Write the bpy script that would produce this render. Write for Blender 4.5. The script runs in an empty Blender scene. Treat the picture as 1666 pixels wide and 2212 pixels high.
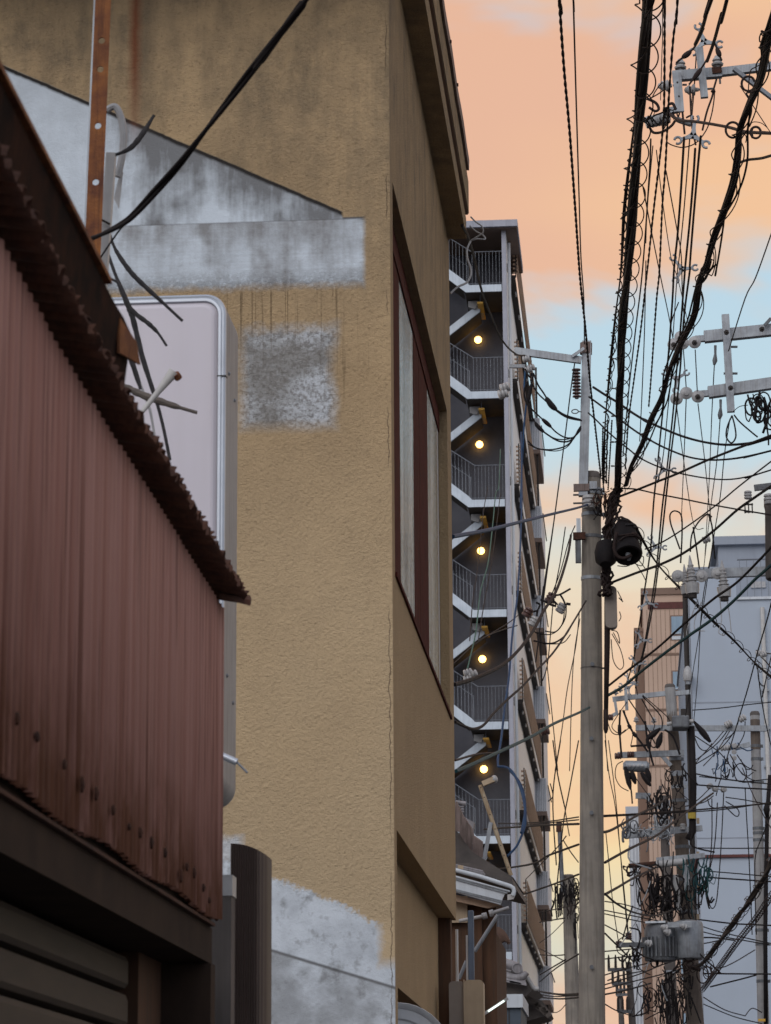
import bpy, math, random
from mathutils import Vector, Matrix
random.seed(7)
R = math.radians
sc = bpy.context.scene
col = sc.collection

# ------------------------------------------------------------------ camera
# measurements were taken on a 1666 x 2212 view of the photograph ("V" pixels)
VW, VH, F = 1666.0, 2212.0, 6331.0
CAM = Vector((0, 0, 1.6))
ys = Vector((533, -1460, 6331)).normalized()          # street direction in camera (right, up, forward)
zs = Vector((-0.006, 1.0, 0.0)); zs.z = -(ys.x*zs.x + ys.y*zs.y)/ys.z; zs.normalize()
xs = ys.cross(zs); xs = -xs if xs.x < 0 else xs
camd = bpy.data.cameras.new('camera'); cam = bpy.data.objects.new('camera', camd); col.objects.link(cam)
cam.matrix_world = Matrix(((xs.x, xs.y, -xs.z, CAM.x), (ys.x, ys.y, -ys.z, CAM.y), (zs.x, zs.y, -zs.z, CAM.z), (0, 0, 0, 1)))
camd.sensor_fit = 'HORIZONTAL'; camd.sensor_width = 36; camd.lens = 36*F/VW
camd.clip_start = 0.1; camd.clip_end = 3000
camd.dof.use_dof = True; camd.dof.focus_distance = 17; camd.dof.aperture_fstop = 26
sc.camera = cam

# ------------------------------------------------------------------ world, sun, exposure
SUN_EL, SUN_AZ = 32.0, 196.0       # azimuth clockwise from +Y (down the street)
world = bpy.data.worlds.new('World'); sc.world = world; world.use_nodes = True
wn, wl = world.node_tree.nodes, world.node_tree.links
wn.clear()
def wnode(t, **k):
    n = wn.new(t)
    for a, b in k.items(): setattr(n, a, b)
    return n
def wmath(op, a, b=0.0, c=None, clamp=False):
    n = wn.new('ShaderNodeMath'); n.operation = op; n.use_clamp = clamp
    for i, v in enumerate((a, b) if c is None else (a, b, c)):
        if isinstance(v, (int, float)): n.inputs[i].default_value = v
        else: wl.new(v, n.inputs[i])
    return n.outputs[0]
def wmix(f, a, b):
    n = wn.new('ShaderNodeMix'); n.data_type = 'RGBA'
    for s, v in ((n.inputs[0], f), (n.inputs[6], a), (n.inputs[7], b)):
        if isinstance(v, (int, float)): s.default_value = v
        elif isinstance(v, tuple): s.default_value = v + (1,)
        else: wl.new(v, s)
    return n.outputs[2]
def wramp(f, stops, interp='EASE'):
    n = wn.new('ShaderNodeValToRGB'); n.color_ramp.interpolation = interp
    e = n.color_ramp.elements
    while len(e) < len(stops): e.new(0.5)
    for el, (p, c) in zip(e, stops): el.position = p; el.color = (c if len(c) == 4 else c + (1,))
    wl.new(f, n.inputs[0]); return n.outputs[0]
tc = wnode('ShaderNodeTexCoord'); sep = wnode('ShaderNodeSeparateXYZ'); wl.new(tc.outputs['Generated'], sep.inputs[0])
elev = wmath('MAXIMUM', sep.outputs[2], 0.0)
front = wmath('MULTIPLY_ADD', sep.outputs[1], 0.5, 0.5)             # 1 down the street, 0 behind
clear = wramp(elev, [(0.0, (0.80, .66, .42)), (.075, (0.74, .73, .60)), (.115, (1.0, .76, .40)), (.16, (.94, .66, .43)),
                     (.20, (.90, .77, .57)), (.235, (.60, .77, .84)), (.30, (.54, .73, .85)), (.50, (.47, .62, .82)), (1.0, (.45, .58, .80))], 'LINEAR')
rear = wramp(elev, [(0.0, (.55, .57, .66)), (.25, (.53, .62, .78)), (1.0, (.45, .58, .80))], 'LINEAR')
clear = wmix(wramp(front, [(.35, (0, 0, 0)), (.85, (1, 1, 1))]), rear, clear)
# clouds: noise stretched sideways, in (direction / elevation) space so they lie in flat banks
mp = wnode('ShaderNodeMapping'); mp.inputs['Scale'].default_value = (8.0, 5.0, 15.0); mp.inputs['Location'].default_value = (0.65, 0.2, 2.37)
wl.new(tc.outputs['Generated'], mp.inputs[0])
n1 = wnode('ShaderNodeTexNoise'); n1.inputs['Scale'].default_value = 1.0; n1.inputs['Detail'].default_value = 4; n1.inputs['Roughness'].default_value = .58; n1.inputs['Distortion'].default_value = .5
wl.new(mp.outputs[0], n1.inputs['Vector'])
bias = wramp(elev, [(0.0, (.30,)*3), (.06, (.42,)*3), (.075, (.30,)*3), (.105, (.35,)*3), (.122, (.62,)*3), (.15, (.50,)*3), (.18, (.36,)*3), (.205, (.40,)*3), (.224, (.66,)*3), (.243, (.40,)*3), (.262, (.20,)*3), (.292, (.29,)*3),
                    (.318, (.82,)*3), (.42, (.86,)*3), (1.0, (.52,)*3)], 'LINEAR')
cm = wmath('ADD', wmath('MULTIPLY', wmath('SUBTRACT', n1.outputs[0], .5), 1.9), bias)
cm = wramp(cm, [(.34, (0, 0, 0)), (.80, (1, 1, 1))])
mp2 = wnode('ShaderNodeMapping'); mp2.inputs['Scale'].default_value = (3.0, 2.0, 8.0); wl.new(tc.outputs['Generated'], mp2.inputs[0])
n2 = wnode('ShaderNodeTexNoise'); n2.inputs['Scale'].default_value = 1.6; n2.inputs['Detail'].default_value = 2; wl.new(mp2.outputs[0], n2.inputs['Vector'])
cwarm = wmix(wramp(n2.outputs[0], [(.38, (0, 0, 0)), (.62, (1, 1, 1))]), (.89, .52, .35), (.98, .60, .345))
ccol = wmix(wramp(front, [(.45, (0, 0, 0)), (.9, (1, 1, 1))]), (.60, .62, .69), cwarm)
skyc = wmix(cm, clear, ccol)
nish = wnode('ShaderNodeTexSky'); nish.sky_type = 'NISHITA'; nish.sun_disc = False
nish.sun_elevation = R(SUN_EL); nish.sun_rotation = R(SUN_AZ)
nb = wnode('ShaderNodeVectorMath', operation='SCALE'); wl.new(nish.outputs[0], nb.inputs[0]); nb.inputs['Scale'].default_value = .05
skyc = wmix(.10, skyc, nb.outputs[0])
bg = wnode('ShaderNodeBackground'); bg.inputs[1].default_value = 1.0; wl.new(skyc, bg.inputs[0])
wo = wnode('ShaderNodeOutputWorld'); wl.new(bg.outputs[0], wo.inputs[0])

sl = bpy.data.lights.new('sun', 'SUN'); sl.energy = 1.25; sl.angle = R(50); sl.color = (1.0, .97, .95)
so = bpy.data.objects.new('sun', sl); col.objects.link(so)
sd = Vector((math.sin(R(SUN_AZ))*math.cos(R(SUN_EL)), math.cos(R(SUN_AZ))*math.cos(R(SUN_EL)), math.sin(R(SUN_EL))))
so.rotation_euler = sd.to_track_quat('Z', 'Y').to_euler(); so.location = (3, -6, 20)
sc.view_settings.view_transform = 'Standard'; sc.view_settings.look = 'None'
sc.cycles.max_bounces = 6; sc.cycles.diffuse_bounces = 3; sc.cycles.glossy_bounces = 2; sc.cycles.transmission_bounces = 2
sc.cycles.caustics_reflective = False; sc.cycles.caustics_refractive = False; sc.cycles.use_adaptive_sampling = True; sc.cycles.adaptive_threshold = .02
sc.view_settings.exposure = 0.0; sc.view_settings.gamma = 1.0; sc.view_settings.use_curve_mapping = False

# ------------------------------------------------------------------ pixel -> place
def ray(v):
    c = Vector((v[0]-VW/2, VH/2-v[1], F))
    return Vector((xs.dot(c), ys.dot(c), zs.dot(c)))
def WY(v, y): d = ray(v); return CAM + d*(y/d.y)
def WX(v, x): d = ray(v); return CAM + d*(x/d.x)
def WZ(v, z): d = ray(v); return CAM + d*((z-1.6)/d.z)
def crop(ox, oy, s): return lambda x, y: (ox + s*x, oy + s*y)
I = crop(0, 0, 1)
cA = crop(0, 0, .36); cB = crop(0, 666.4, .3615); cC = crop(0, 1466, .36); cD = crop(399.8, 266.6, .3313)
cE = crop(799.7, 399.8, .3313); cF = crop(799.7, 1066.2, .3313); cG = crop(799.7, 1666, .28)
c2 = crop(1166.2, 0, .3); c3 = crop(1166.2, 533.1, .3); c4 = crop(1166.2, 1066.2, .3); c5 = crop(1166.2, 1599.4, .3)
nA = crop(1066.2, 766.4, .1507); nB = crop(1066.2, 1266.2, .1356); nC = crop(966.3, 833, .1054); n4 = crop(1399.4, 33.3, .16)
n5 = crop(1212.8, 999.6, .1507); n6 = crop(966.3, 1732.6, .1205); n7 = crop(946.3, 1965.9, .16)

# ------------------------------------------------------------------ materials
class NT:
    def __init__(s, name):
        m = bpy.data.materials.new(name); m.use_nodes = True; s.m = m
        s.n, s.l = m.node_tree.nodes, m.node_tree.links
        s.b = s.n['Principled BSDF']; s._pos = None
    def put(s, sock, v):
        if isinstance(v, (int, float)): sock.default_value = v
        elif isinstance(v, tuple): sock.default_value = v + (1,) if len(sock.default_value) == 4 and len(v) == 3 else v
        else: s.l.new(v, sock)
    def math(s, op, a, b=0.0, clamp=False):
        n = s.n.new('ShaderNodeMath'); n.operation = op; n.use_clamp = clamp
        s.put(n.inputs[0], a); s.put(n.inputs[1], b); return n.outputs[0]
    def add(s, a, b): return s.math('ADD', a, b)
    def mul(s, a, b): return s.math('MULTIPLY', a, b)
    def sub(s, a, b): return s.math('SUBTRACT', a, b)
    def mn(s, a, b): return s.math('MINIMUM', a, b)
    def mx(s, a, b): return s.math('MAXIMUM', a, b)
    def step(s, v, e, w): return s.math('ADD', s.mul(s.sub(v, e), 1.0/w), .5, clamp=True)   # 0 below e, 1 above
    def mix(s, f, a, b):
        n = s.n.new('ShaderNodeMix'); n.data_type = 'RGBA'
        s.put(n.inputs[0], f); s.put(n.inputs[6], a); s.put(n.inputs[7], b); return n.outputs[2]
    def pos(s):                                            # place in the world
        if not s._pos:
            g = s.n.new('ShaderNodeNewGeometry'); p = s.n.new('ShaderNodeSeparateXYZ'); s.l.new(g.outputs['Position'], p.inputs[0])
            s._pos = g.outputs['Position'], p.outputs[0], p.outputs[1], p.outputs[2]
        return s._pos
    def obj(s): t = s.n.new('ShaderNodeTexCoord'); return t.outputs['Object']
    def noise(s, vec, scale, detail=3, rough=.55, stretch=None, dist=0.0):
        if stretch:
            m = s.n.new('ShaderNodeMapping'); s.l.new(vec, m.inputs[0]); m.inputs['Scale'].default_value = stretch; vec = m.outputs[0]
        n = s.n.new('ShaderNodeTexNoise'); s.l.new(vec, n.inputs['Vector']); n.inputs['Scale'].default_value = scale
        n.inputs['Detail'].default_value = detail; n.inputs['Roughness'].default_value = rough; n.inputs['Distortion'].default_value = dist
        return n.outputs[0]
    def bump(s, h, strength, dist):
        n = s.n.new('ShaderNodeBump'); s.l.new(h, n.inputs['Height']); n.inputs['Strength'].default_value = strength; n.inputs['Distance'].default_value = dist
        s.l.new(n.outputs[0], s.b.inputs['Normal'])
    def out(s, colr, rough=.8, metal=0.0):
        s.put(s.b.inputs['Base Color'], colr); s.put(s.b.inputs['Roughness'], rough); s.put(s.b.inputs['Metallic'], metal)
        return s.m
def mat(name, c1, c2=None, rough=.75, metal=0.0, spec=.35, scale=6.0, streak=0.0, dirt=(.05, .04, .03), bump=0.0, bscale=80.0, amount=1.0, stretch=None):
    """weathered paint / metal / concrete: two tones blended by noise plus vertical dirt runs"""
    t = NT(name); p = t.pos()[0]
    c2 = c2 or tuple(x*.75 for x in c1)
    n = t.noise(p, scale, 4, .6, stretch=stretch)
    c = t.mix(t.math('MULTIPLY', t.step(n, .5, .35), amount), c1, c2)
    if streak:
        sn = t.noise(p, 1.0, 4, .6, stretch=(scale*6, scale*6, scale*.35))
        c = t.mix(t.mul(t.step(sn, .58, .22), streak), c, dirt)
    if bump: t.bump(t.noise(p, bscale, 3), bump, .004)
    t.b.inputs['Specular IOR Level'].default_value = spec
    return t.out(c, rough, metal)
def emit(name, c, s):
    t = NT(name); t.b.inputs['Emission Color'].default_value = c + (1,); t.b.inputs['Emission Strength'].default_value = s
    return t.out(c, .4)

M = {}
M['concrete'] = mat('concrete', (.27, .235, .195), (.20, .175, .15), .9, scale=5, streak=.55, dirt=(.10, .085, .07), bump=.35, bscale=90)
M['concrete_pale'] = mat('concrete_pale', (.36, .35, .34), (.27, .26, .26), .9, scale=4, streak=.4, dirt=(.14, .13, .12))
M['concrete_dark'] = mat('concrete_dark', (.085, .075, .07), (.13, .11, .10), .9, scale=5, streak=.4)
M['pole_brown'] = mat('pole_brown', (.16, .125, .10), (.11, .085, .07), .9, scale=5, streak=.5)
M['galv'] = mat('galvanised', (.34, .36, .38), (.24, .25, .27), .55, .55, scale=9, streak=.35, dirt=(.12, .09, .07))
M['galv_dark'] = mat('galvanised_dark', (.17, .18, .19), (.11, .11, .12), .6, .4, scale=9, streak=.4)
M['rust'] = mat('rust', (.30, .115, .035), (.13, .045, .025), .85, .1, scale=16, streak=.6, dirt=(.05, .02, .015), bump=.4, bscale=160)
M['rust_dark'] = mat('rust_dark', (.040, .019, .014), (.09, .035, .02), .9, 0, scale=22, streak=.4, dirt=(.02, .012, .01), bump=.4, bscale=150)
M['rubber'] = mat('black_cable', (.012, .010, .011), (.018, .014, .014), .7, scale=12, spec=.15)
M['rubber_brown'] = mat('dark_brown_cable', (.036, .021, .018), (.018, .012, .011), .7, scale=12, spec=.2)
M['tape'] = mat('cloth_tape', (.028, .026, .028), (.05, .045, .045), .8, scale=60, bump=.6, bscale=120)
M['blue_cable'] = mat('blue_cable', (.012, .035, .085), (.015, .055, .12), .6, scale=6, spec=.2)
M['teal_cable'] = mat('teal_cable', (.010, .045, .06), (.012, .06, .055), .6, scale=6, spec=.2)
M['green_cord'] = mat('green_cord', (.015, .10, .075), None, .6)
M['porcelain'] = mat('porcelain', (.44, .43, .42), (.33, .32, .32), .3, scale=20, streak=.4, dirt=(.16, .13, .11))
M['porcelain_dark'] = mat('porcelain_dark', (.07, .035, .03), (.12, .07, .06), .3, scale=20)
M['pvc'] = mat('pvc_white', (.60, .58, .55), (.48, .46, .44), .5, scale=14, streak=.25, dirt=(.3, .27, .24))
M['pvc_grey'] = mat('pvc_grey', (.34, .33, .33), (.42, .41, .40), .5, scale=30)
M['white_paint'] = mat('white_paint', (.66, .69, .72), (.56, .59, .62), .55, scale=3, streak=.35, dirt=(.36, .36, .37))
M['stair_white'] = mat('stair_white', (.62, .68, .74), (.50, .56, .62), .5, .0, scale=3, streak=.3, dirt=(.34, .36, .40))
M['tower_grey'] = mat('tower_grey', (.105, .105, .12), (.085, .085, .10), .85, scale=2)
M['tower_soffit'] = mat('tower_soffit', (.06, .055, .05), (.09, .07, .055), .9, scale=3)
M['tower_pier'] = mat('tower_pier', (.42, .42, .47), (.36, .36, .41), .8, scale=3, streak=.3, dirt=(.2, .2, .22))
M['tower_wall'] = mat('tower_wall', (.80, .81, .81), (.72, .73, .74), .45, scale=2, streak=.2, dirt=(.5, .5, .48))
M['roof_soffit'] = mat('roof_soffit', (.23, .165, .13), (.19, .135, .11), .85, scale=3)
M['slat_brown'] = mat('slat_brown', (.44, .30, .205), (.36, .24, .165), .7, scale=3)
M['dark_metal'] = mat('dark_metal', (.035, .03, .028), (.05, .04, .035), .7, .2, scale=5)
M['bal_white'] = mat('balcony_tile', (.74, .75, .78), (.66, .67, .70), .6, scale=5)
M['rail_grey'] = mat('rail_grey', (.22, .235, .26), (.18, .19, .215), .5, .3, scale=4)
M['fixture'] = mat('lamplit_fixture_yellow', (.70, .40, .07), (.60, .33, .05), .6, scale=8)  # orange lamplight painted into the fitting colour; pole marker shares it
M['glass'] = NT('window_glass').out((.02, .03, .04), .06, 0.0)
M['curtain'] = mat('curtain', (.33, .42, .50), (.22, .30, .38), .9, scale=3, stretch=(6, 6, .2))
M['bluewall'] = mat('bluegrey_render', (.42, .47, .54), (.39, .435, .50), .85, scale=.5, streak=.10, dirt=(.36, .38, .41))
M['bluewall2'] = mat('bluegrey_roof', (.33, .36, .41), (.28, .305, .35), .8, scale=.6, streak=.2, dirt=(.15, .16, .18))
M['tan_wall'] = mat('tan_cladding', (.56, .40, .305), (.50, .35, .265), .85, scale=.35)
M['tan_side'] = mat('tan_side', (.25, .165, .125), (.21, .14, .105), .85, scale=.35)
M['tan_joint'] = mat('tan_joint', (.26, .17, .125), None, .9)
M['pale_wall'] = mat('pale_far_wall', (.50, .52, .56), (.44, .46, .50), .8, scale=.3)
M['wood'] = mat('weathered_wood', (.11, .055, .030), (.07, .035, .02), .9, scale=7, streak=.5, stretch=(5, 5, .6))
M['wood_grey'] = mat('grey_wood', (.10, .085, .075), (.16, .13, .11), .9, scale=30, stretch=(1, 1, 6))
M['tile'] = mat('roof_tile', (.30, .28, .29), (.20, .185, .19), .45, scale=8, streak=.3)
M['tile_dark'] = mat('roof_tile_dark', (.075, .065, .06), (.12, .10, .09), .7, scale=8)
M['rusty_sheet'] = mat('old_iron_sheet', (.17, .125, .11), (.23, .17, .15), .7, .2, scale=9, streak=.6)
M['beige'] = mat('beige_plastic', (.47, .355, .235), (.40, .30, .20), .55, scale=9, streak=.2, dirt=(.25, .19, .13))
M['beige_grey'] = mat('beige_grey_plastic', (.27, .225, .19), (.23, .19, .16), .55, scale=9)
M['bluepost'] = mat('blue_grey_paint', (.16, .20, .26), (.12, .155, .21), .6, scale=9, streak=.4, dirt=(.10, .09, .09))
M['kiosk'] = mat('kiosk_blue', (.075, .095, .12), (.055, .07, .09), .6, scale=5)
M['frame_red'] = mat('red_brown_sash', (.085, .017, .014), (.05, .011, .010), .8, scale=14, streak=.3, spec=.05)
M['alu'] = mat('aluminium', (.52, .55, .60), (.44, .46, .50), .4, .5, scale=10)
M['pave_dark'] = mat('worn_paving', (.10, .097, .093), (.08, .077, .074), .9, scale=2)
M['asphalt'] = mat('asphalt', (.05, .05, .052), (.065, .063, .06), .9, scale=3, bump=.5, bscale=60)
M['pave'] = mat('pavement', (.20, .19, .18), (.16, .15, .145), .9, scale=2)
M['coping'] = mat('red_coping', (.13, .045, .04), (.09, .035, .03), .8, scale=4)
M['lamp'] = emit('lamp_globe', (1.0, .54, .13), 7.0)
M['tube'] = emit('led_tube', (.85, 1.0, .92), 1.3)
M['header'] = mat('near_black_beam', (.030, .021, .017), (.048, .032, .024), .9, scale=9, spec=.1)  # near-black brown for the shed's beams and boards
M['iron_black'] = mat('near_black_iron', (.016, .011, .010), (.045, .02, .013), .95, scale=18, streak=.4, dirt=(.01, .008, .008), spec=.05)  # near-black iron mottled with rust brown
M['rust_mid'] = mat('rust_mid', (.13, .055, .032), (.06, .028, .02), .9, scale=20, streak=.4, dirt=(.03, .016, .012), bump=.4, bscale=150)
M['fluo'] = mat('card_yellow', (.5, .36, .06), None, .7)

def shed_material():
    t = NT('old_red_painted_sheet'); p, X, Y, Z = t.pos()
    ns = t.noise(p, 1.0, 4, .6, stretch=(30, 30, .7))
    base = t.mix(t.step(ns, .5, .30), (.52, .275, .225), (.42, .195, .15))
    base = t.mix(t.mul(t.step(t.noise(p, 1.0, 3, .6, stretch=(60, 60, 1.6)), .60, .14), .65), base, (.15, .055, .035))
    low = t.sub(1.0, t.step(t.add(Z, t.mul(t.sub(t.noise(p, 6, 3), .5), .25)), 2.24, .16))
    base = t.mix(t.mul(t.mul(low, .8), t.step(t.noise(p, 16, 4, .65, stretch=(1, 1, .3)), .45, .2)), base, (.19, .07, .028))
    v = t.n.new('ShaderNodeTexVoronoi'); v.inputs['Scale'].default_value = 9
    m = t.n.new('ShaderNodeMapping'); t.l.new(p, m.inputs[0]); m.inputs['Scale'].default_value = (1, 1, .5); t.l.new(m.outputs[0], v.inputs['Vector'])
    t.bump(t.noise(p, 1.0, 3, .5, stretch=(120, 120, 3)), .15, .003)
    return t.out(base, .7)
M['shed_red'] = shed_material()

def house_material():
    """ochre roughcast with the white ghost of a demolished neighbour, smeared render patches and grime"""
    t = NT('ochre_roughcast'); p, X, Y, Z = t.pos()
    S = lambda x, y: WY((x, y), 9.7)
    big = t.noise(p, 1.7, 4, .6); mid = t.noise(p, 9, 4, .6); fine = t.noise(p, 120, 2, .6); grain = t.noise(p, 85, 3, .6)
    och = t.mix(t.step(big, .5, .3), (.53, .37, .205), (.44, .305, .168))
    och = t.mix(t.mul(t.step(mid, .55, .3), .35), och, (.36, .25, .14))
    och = t.mix(t.mul(t.step(grain, .62, .10), .5), och, (.27, .18, .095))
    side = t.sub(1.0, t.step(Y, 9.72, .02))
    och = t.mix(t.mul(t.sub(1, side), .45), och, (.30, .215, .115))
    och = t.mix(t.mul(t.mul(side, t.sub(1, t.step(Z, S(0, 1150).z, 1.0))), t.add(.25, t.mul(t.step(t.noise(p, .9, 3, .5), .45, .4), .5))), och, (.60, .455, .285))
    # age: the upper storey is greyer and streaked
    up = t.step(Z, S(0, 520).z, 1.1)
    run = t.add(t.mul(t.noise(p, 1.0, 4, .7, stretch=(10, 10, 1.8)), .55), t.mul(t.noise(p, 11, 4, .7), .45))
    och = t.mix(t.mul(t.mul(up, t.mul(t.step(run, .49, .22), t.step(t.noise(p, 2.6, 4, .65), .42, .3))), .85), och, (.185, .140, .088))
    wob = t.mul(t.sub(t.noise(p, 22, 4, .65), .5), .045); wob2 = t.mul(t.sub(t.noise(p, 5, 3), .5), .09)
    # -- ghost gable
    A, B = S(0, 137), S(738, 456); d = (B - A); nx, nz = d.z, -d.x; L = math.hypot(nx, nz); nx, nz = nx/L, nz/L
    if nx*0 + nz*(-1) < 0: nx, nz = -nx, -nz
    dist = t.add(t.mul(t.sub(X, A.x), nx), t.mul(t.sub(Z, A.z), nz))          # metres below the sloping edge
    zmid, zlow, xr = S(500, 478).z, S(500, 622).z, S(787, 540).x
    g1 = t.mn(t.mn(t.step(t.add(dist, t.mul(wob, .12)), 0.0, .006), t.step(Z, zmid - .004, .006)), t.sub(1, t.step(X, S(740, 456).x, .01)))
    g2 = t.mn(t.mn(t.step(t.add(Z, t.mul(wob, .9)), zlow, .035), t.sub(1, t.step(Z, zmid + .002, .006))), t.sub(1, t.step(t.add(X, t.mul(wob, .35)), xr, .018)))
    c = S(622, 815); bx = t.mx(t.mul(t.math('ABSOLUTE', t.sub(t.add(X, wob2), c.x)), 1/.172), t.mul(t.math('ABSOLUTE', t.sub(t.add(Z, wob), c.z)), 1/.19))
    g3 = t.mul(t.sub(1, t.step(t.add(bx, t.mul(wob, 3.0)), .93, .30)), .92)
    zb, xb = S(640, 1915).z, S(815, 1960)
    dl = t.add(Z, t.add(t.mul(t.sub(X, S(640, 0).x), .42), t.add(t.mul(wob, .9), t.mul(wob2, .8))))
    g4 = t.mn(t.sub(1, t.step(t.add(dl, t.mul(t.sub(grain, .5), .05)), zb, .016)), t.sub(1, t.step(t.add(X, wob), S(822, 2000).x, .03)))
    g4 = t.mx(g4, t.sub(1, t.step(t.add(Z, wob), S(700, 2080).z, .05)))
    g4 = t.mx(g4, t.mul(t.mn(t.sub(1, t.step(t.add(X, wob), S(520, 1850).x, .03)), t.sub(1, t.step(t.add(Z, wob), S(560, 1808).z, .03))), .8))
    # -- colours of the patches
    runs = t.add(t.mul(t.noise(p, 1.0, 4, .65, stretch=(9, 9, 1.3)), .6), t.mul(t.noise(p, 6, 4, .65), .4))
    wht = t.mix(t.step(t.noise(p, 6, 4, .6), .5, .35), (.66, .72, .78), (.56, .61, .66))
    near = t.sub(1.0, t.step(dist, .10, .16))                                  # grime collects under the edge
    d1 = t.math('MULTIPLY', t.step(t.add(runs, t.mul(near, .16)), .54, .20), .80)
    leftclean = t.step(X, S(245, 300).x, .10)
    d1 = t.mul(d1, t.add(t.mul(leftclean, .85), .15))
    w1 = t.mix(d1, wht, (.095, .085, .078))
    w1 = t.mix(t.sub(1, t.step(t.math('ABSOLUTE', t.add(t.sub(dist, .006), t.mul(wob, .2))), .009, .010)), w1, (.022, .018, .016))  # painted shadow line, with dirt, under the overlapping ochre edge
    runs2 = t.add(t.mul(t.noise(p, 1.0, 4, .6, stretch=(7, 7, 1.0)), .65), t.mul(t.noise(p, 9, 4, .65), .35)); brush = t.noise(p, 1.0, 3, .6, stretch=(2.5, 2.5, 150))
    topz = t.sub(zmid, Z)
    d2 = t.math('MULTIPLY', t.step(t.sub(runs2, t.mul(topz, .5)), .45, .16), .8)
    w2 = t.mix(d2, t.mix(t.mul(t.step(brush, .5, .4), .35), wht, (.44, .455, .48)), (.19, .175, .165))
    edge2 = t.sub(1, t.step(Z, zlow + .025, .09))
    w2 = t.mix(t.mul(edge2, t.mul(t.step(grain, .42, .2), .75)), w2, (.12, .11, .10))
    w2 = t.mix(t.mul(t.sub(1, t.step(t.math('ABSOLUTE', t.sub(t.add(Z, t.mul(wob, .1)), zmid)), .005, .006)), .85), w2, (.05, .042, .038))
    w3 = t.mix(t.step(t.noise(p, 5.5, 3, .5, stretch=(1, 1, 1.4)), .50, .22), (.30, .30, .295), (.62, .65, .69))
    w3 = t.mix(t.mul(t.step(grain, .52, .2), .7), w3, (.16, .15, .14))
    w4 = t.mix(t.step(t.noise(p, 8, 4, .65), .52, .25), (.66, .70, .745), (.50, .53, .565))
    w4 = t.mix(t.mul(t.step(t.noise(p, 13, 4, .65), .60, .12), .6), w4, (.17, .165, .16))
    c = t.mix(t.mul(g3, side), och, w3); c = t.mix(t.mul(g4, side), c, w4)
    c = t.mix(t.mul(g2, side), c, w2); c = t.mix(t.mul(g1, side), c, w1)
    ln = t.add(Z, t.mul(t.sub(X, S(575, 2050).x), (S(575, 2050).z - S(855, 2142).z)/(S(855, 0).x - S(575, 0).x)))
    c = t.mix(t.mul(t.mul(t.sub(1, t.step(t.math('ABSOLUTE', t.sub(ln, S(575, 2050).z)), .005, .006)), side), .8), c, (.06, .055, .05))
    c = t.mix(t.mul(t.mul(t.sub(1, t.step(ln, S(575, 2050).z, .01)), side), t.mul(t.step(t.noise(p, 4, 4, .6), .45, .2), .55)), c, (.22, .215, .21))
    # drips under the band, rust run, cracks by the corner
    thin = t.noise(p, 1.0, 3, .7, stretch=(70, 70, .7))
    zone = t.mn(t.mn(t.sub(1, t.step(Z, zlow - .015, .02)), t.step(t.add(Z, t.mul(t.sub(t.noise(p, 1, 2, .5, stretch=(24, 24, .01)), .5), 1.1)), S(0, 760).z, .15)), t.mul(t.step(X, S(490, 0).x, .02), t.sub(1, t.step(X, S(800, 0).x, .02))))
    c = t.mix(t.mul(t.mul(t.mul(zone, t.step(thin, .57, .06)), .62), side), c, (.10, .065, .03))
    rx = S(292, 120).x
    rz = t.step(Z, S(0, 250).z, .35)
    rs = t.sub(1, t.step(t.math('ABSOLUTE', t.add(t.sub(X, rx), t.mul(wob, .4))), .017, .030))
    c = t.mix(t.mul(t.mul(t.mul(rs, rz), .95), side), c, (.21, .065, .025))
    dk = t.sub(1, t.step(t.math('ABSOLUTE', t.add(t.sub(X, rx + .035), t.mul(wob2, .5))), .02, .06))
    c = t.mix(t.mul(t.mul(t.mul(dk, rz), .5), side), c, (.12, .09, .06))
    cr = t.sub(1, t.step(t.math('ABSOLUTE', t.add(t.sub(X, S(833, 0).x), t.mul(wob, .45))), .0015, .002))
    c = t.mix(t.mul(t.mul(cr, side), t.mul(t.step(t.noise(p, 3.1, 2), .50, .06), .8)), c, (.09, .06, .035))
    # smoother where the render was trowelled on (plain outlines here keep the bump cheap)
    b1 = t.mn(t.step(dist, .0, .02), t.step(Z, zlow + .03, .08)); b1 = t.mul(b1, t.sub(1, t.step(X, xr, .03)))
    b4 = t.sub(1, t.step(t.add(Z, t.mul(t.sub(X, S(640, 0).x), .42)), zb, .06))
    white = t.mul(t.mx(b1, b4), side)
    rough_h = t.add(t.mul(t.noise(p, 95, 3, .75), t.sub(1.0, t.mul(white, .72))), t.mul(white, .25))
    t.bump(rough_h, 1.0, .010)
    return t.out(c, .92)
M['house'] = house_material()

def frosted():
    t = NT('patterned_glass'); p = t.pos()[0]
    t.bump(t.noise(p, 48, 3, .6, stretch=(1, 1, .7)), .9, .012)
    return t.out(t.mix(t.step(t.add(t.mul(t.noise(p, 55, 2), .5), t.mul(t.noise(p, 1.0, 3, .6, stretch=(5, 5, .8)), .5)), .5, .16), (.42, .48, .52), (.03, .04, .047)), .12, 0.75)
M['frosted'] = frosted()

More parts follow.
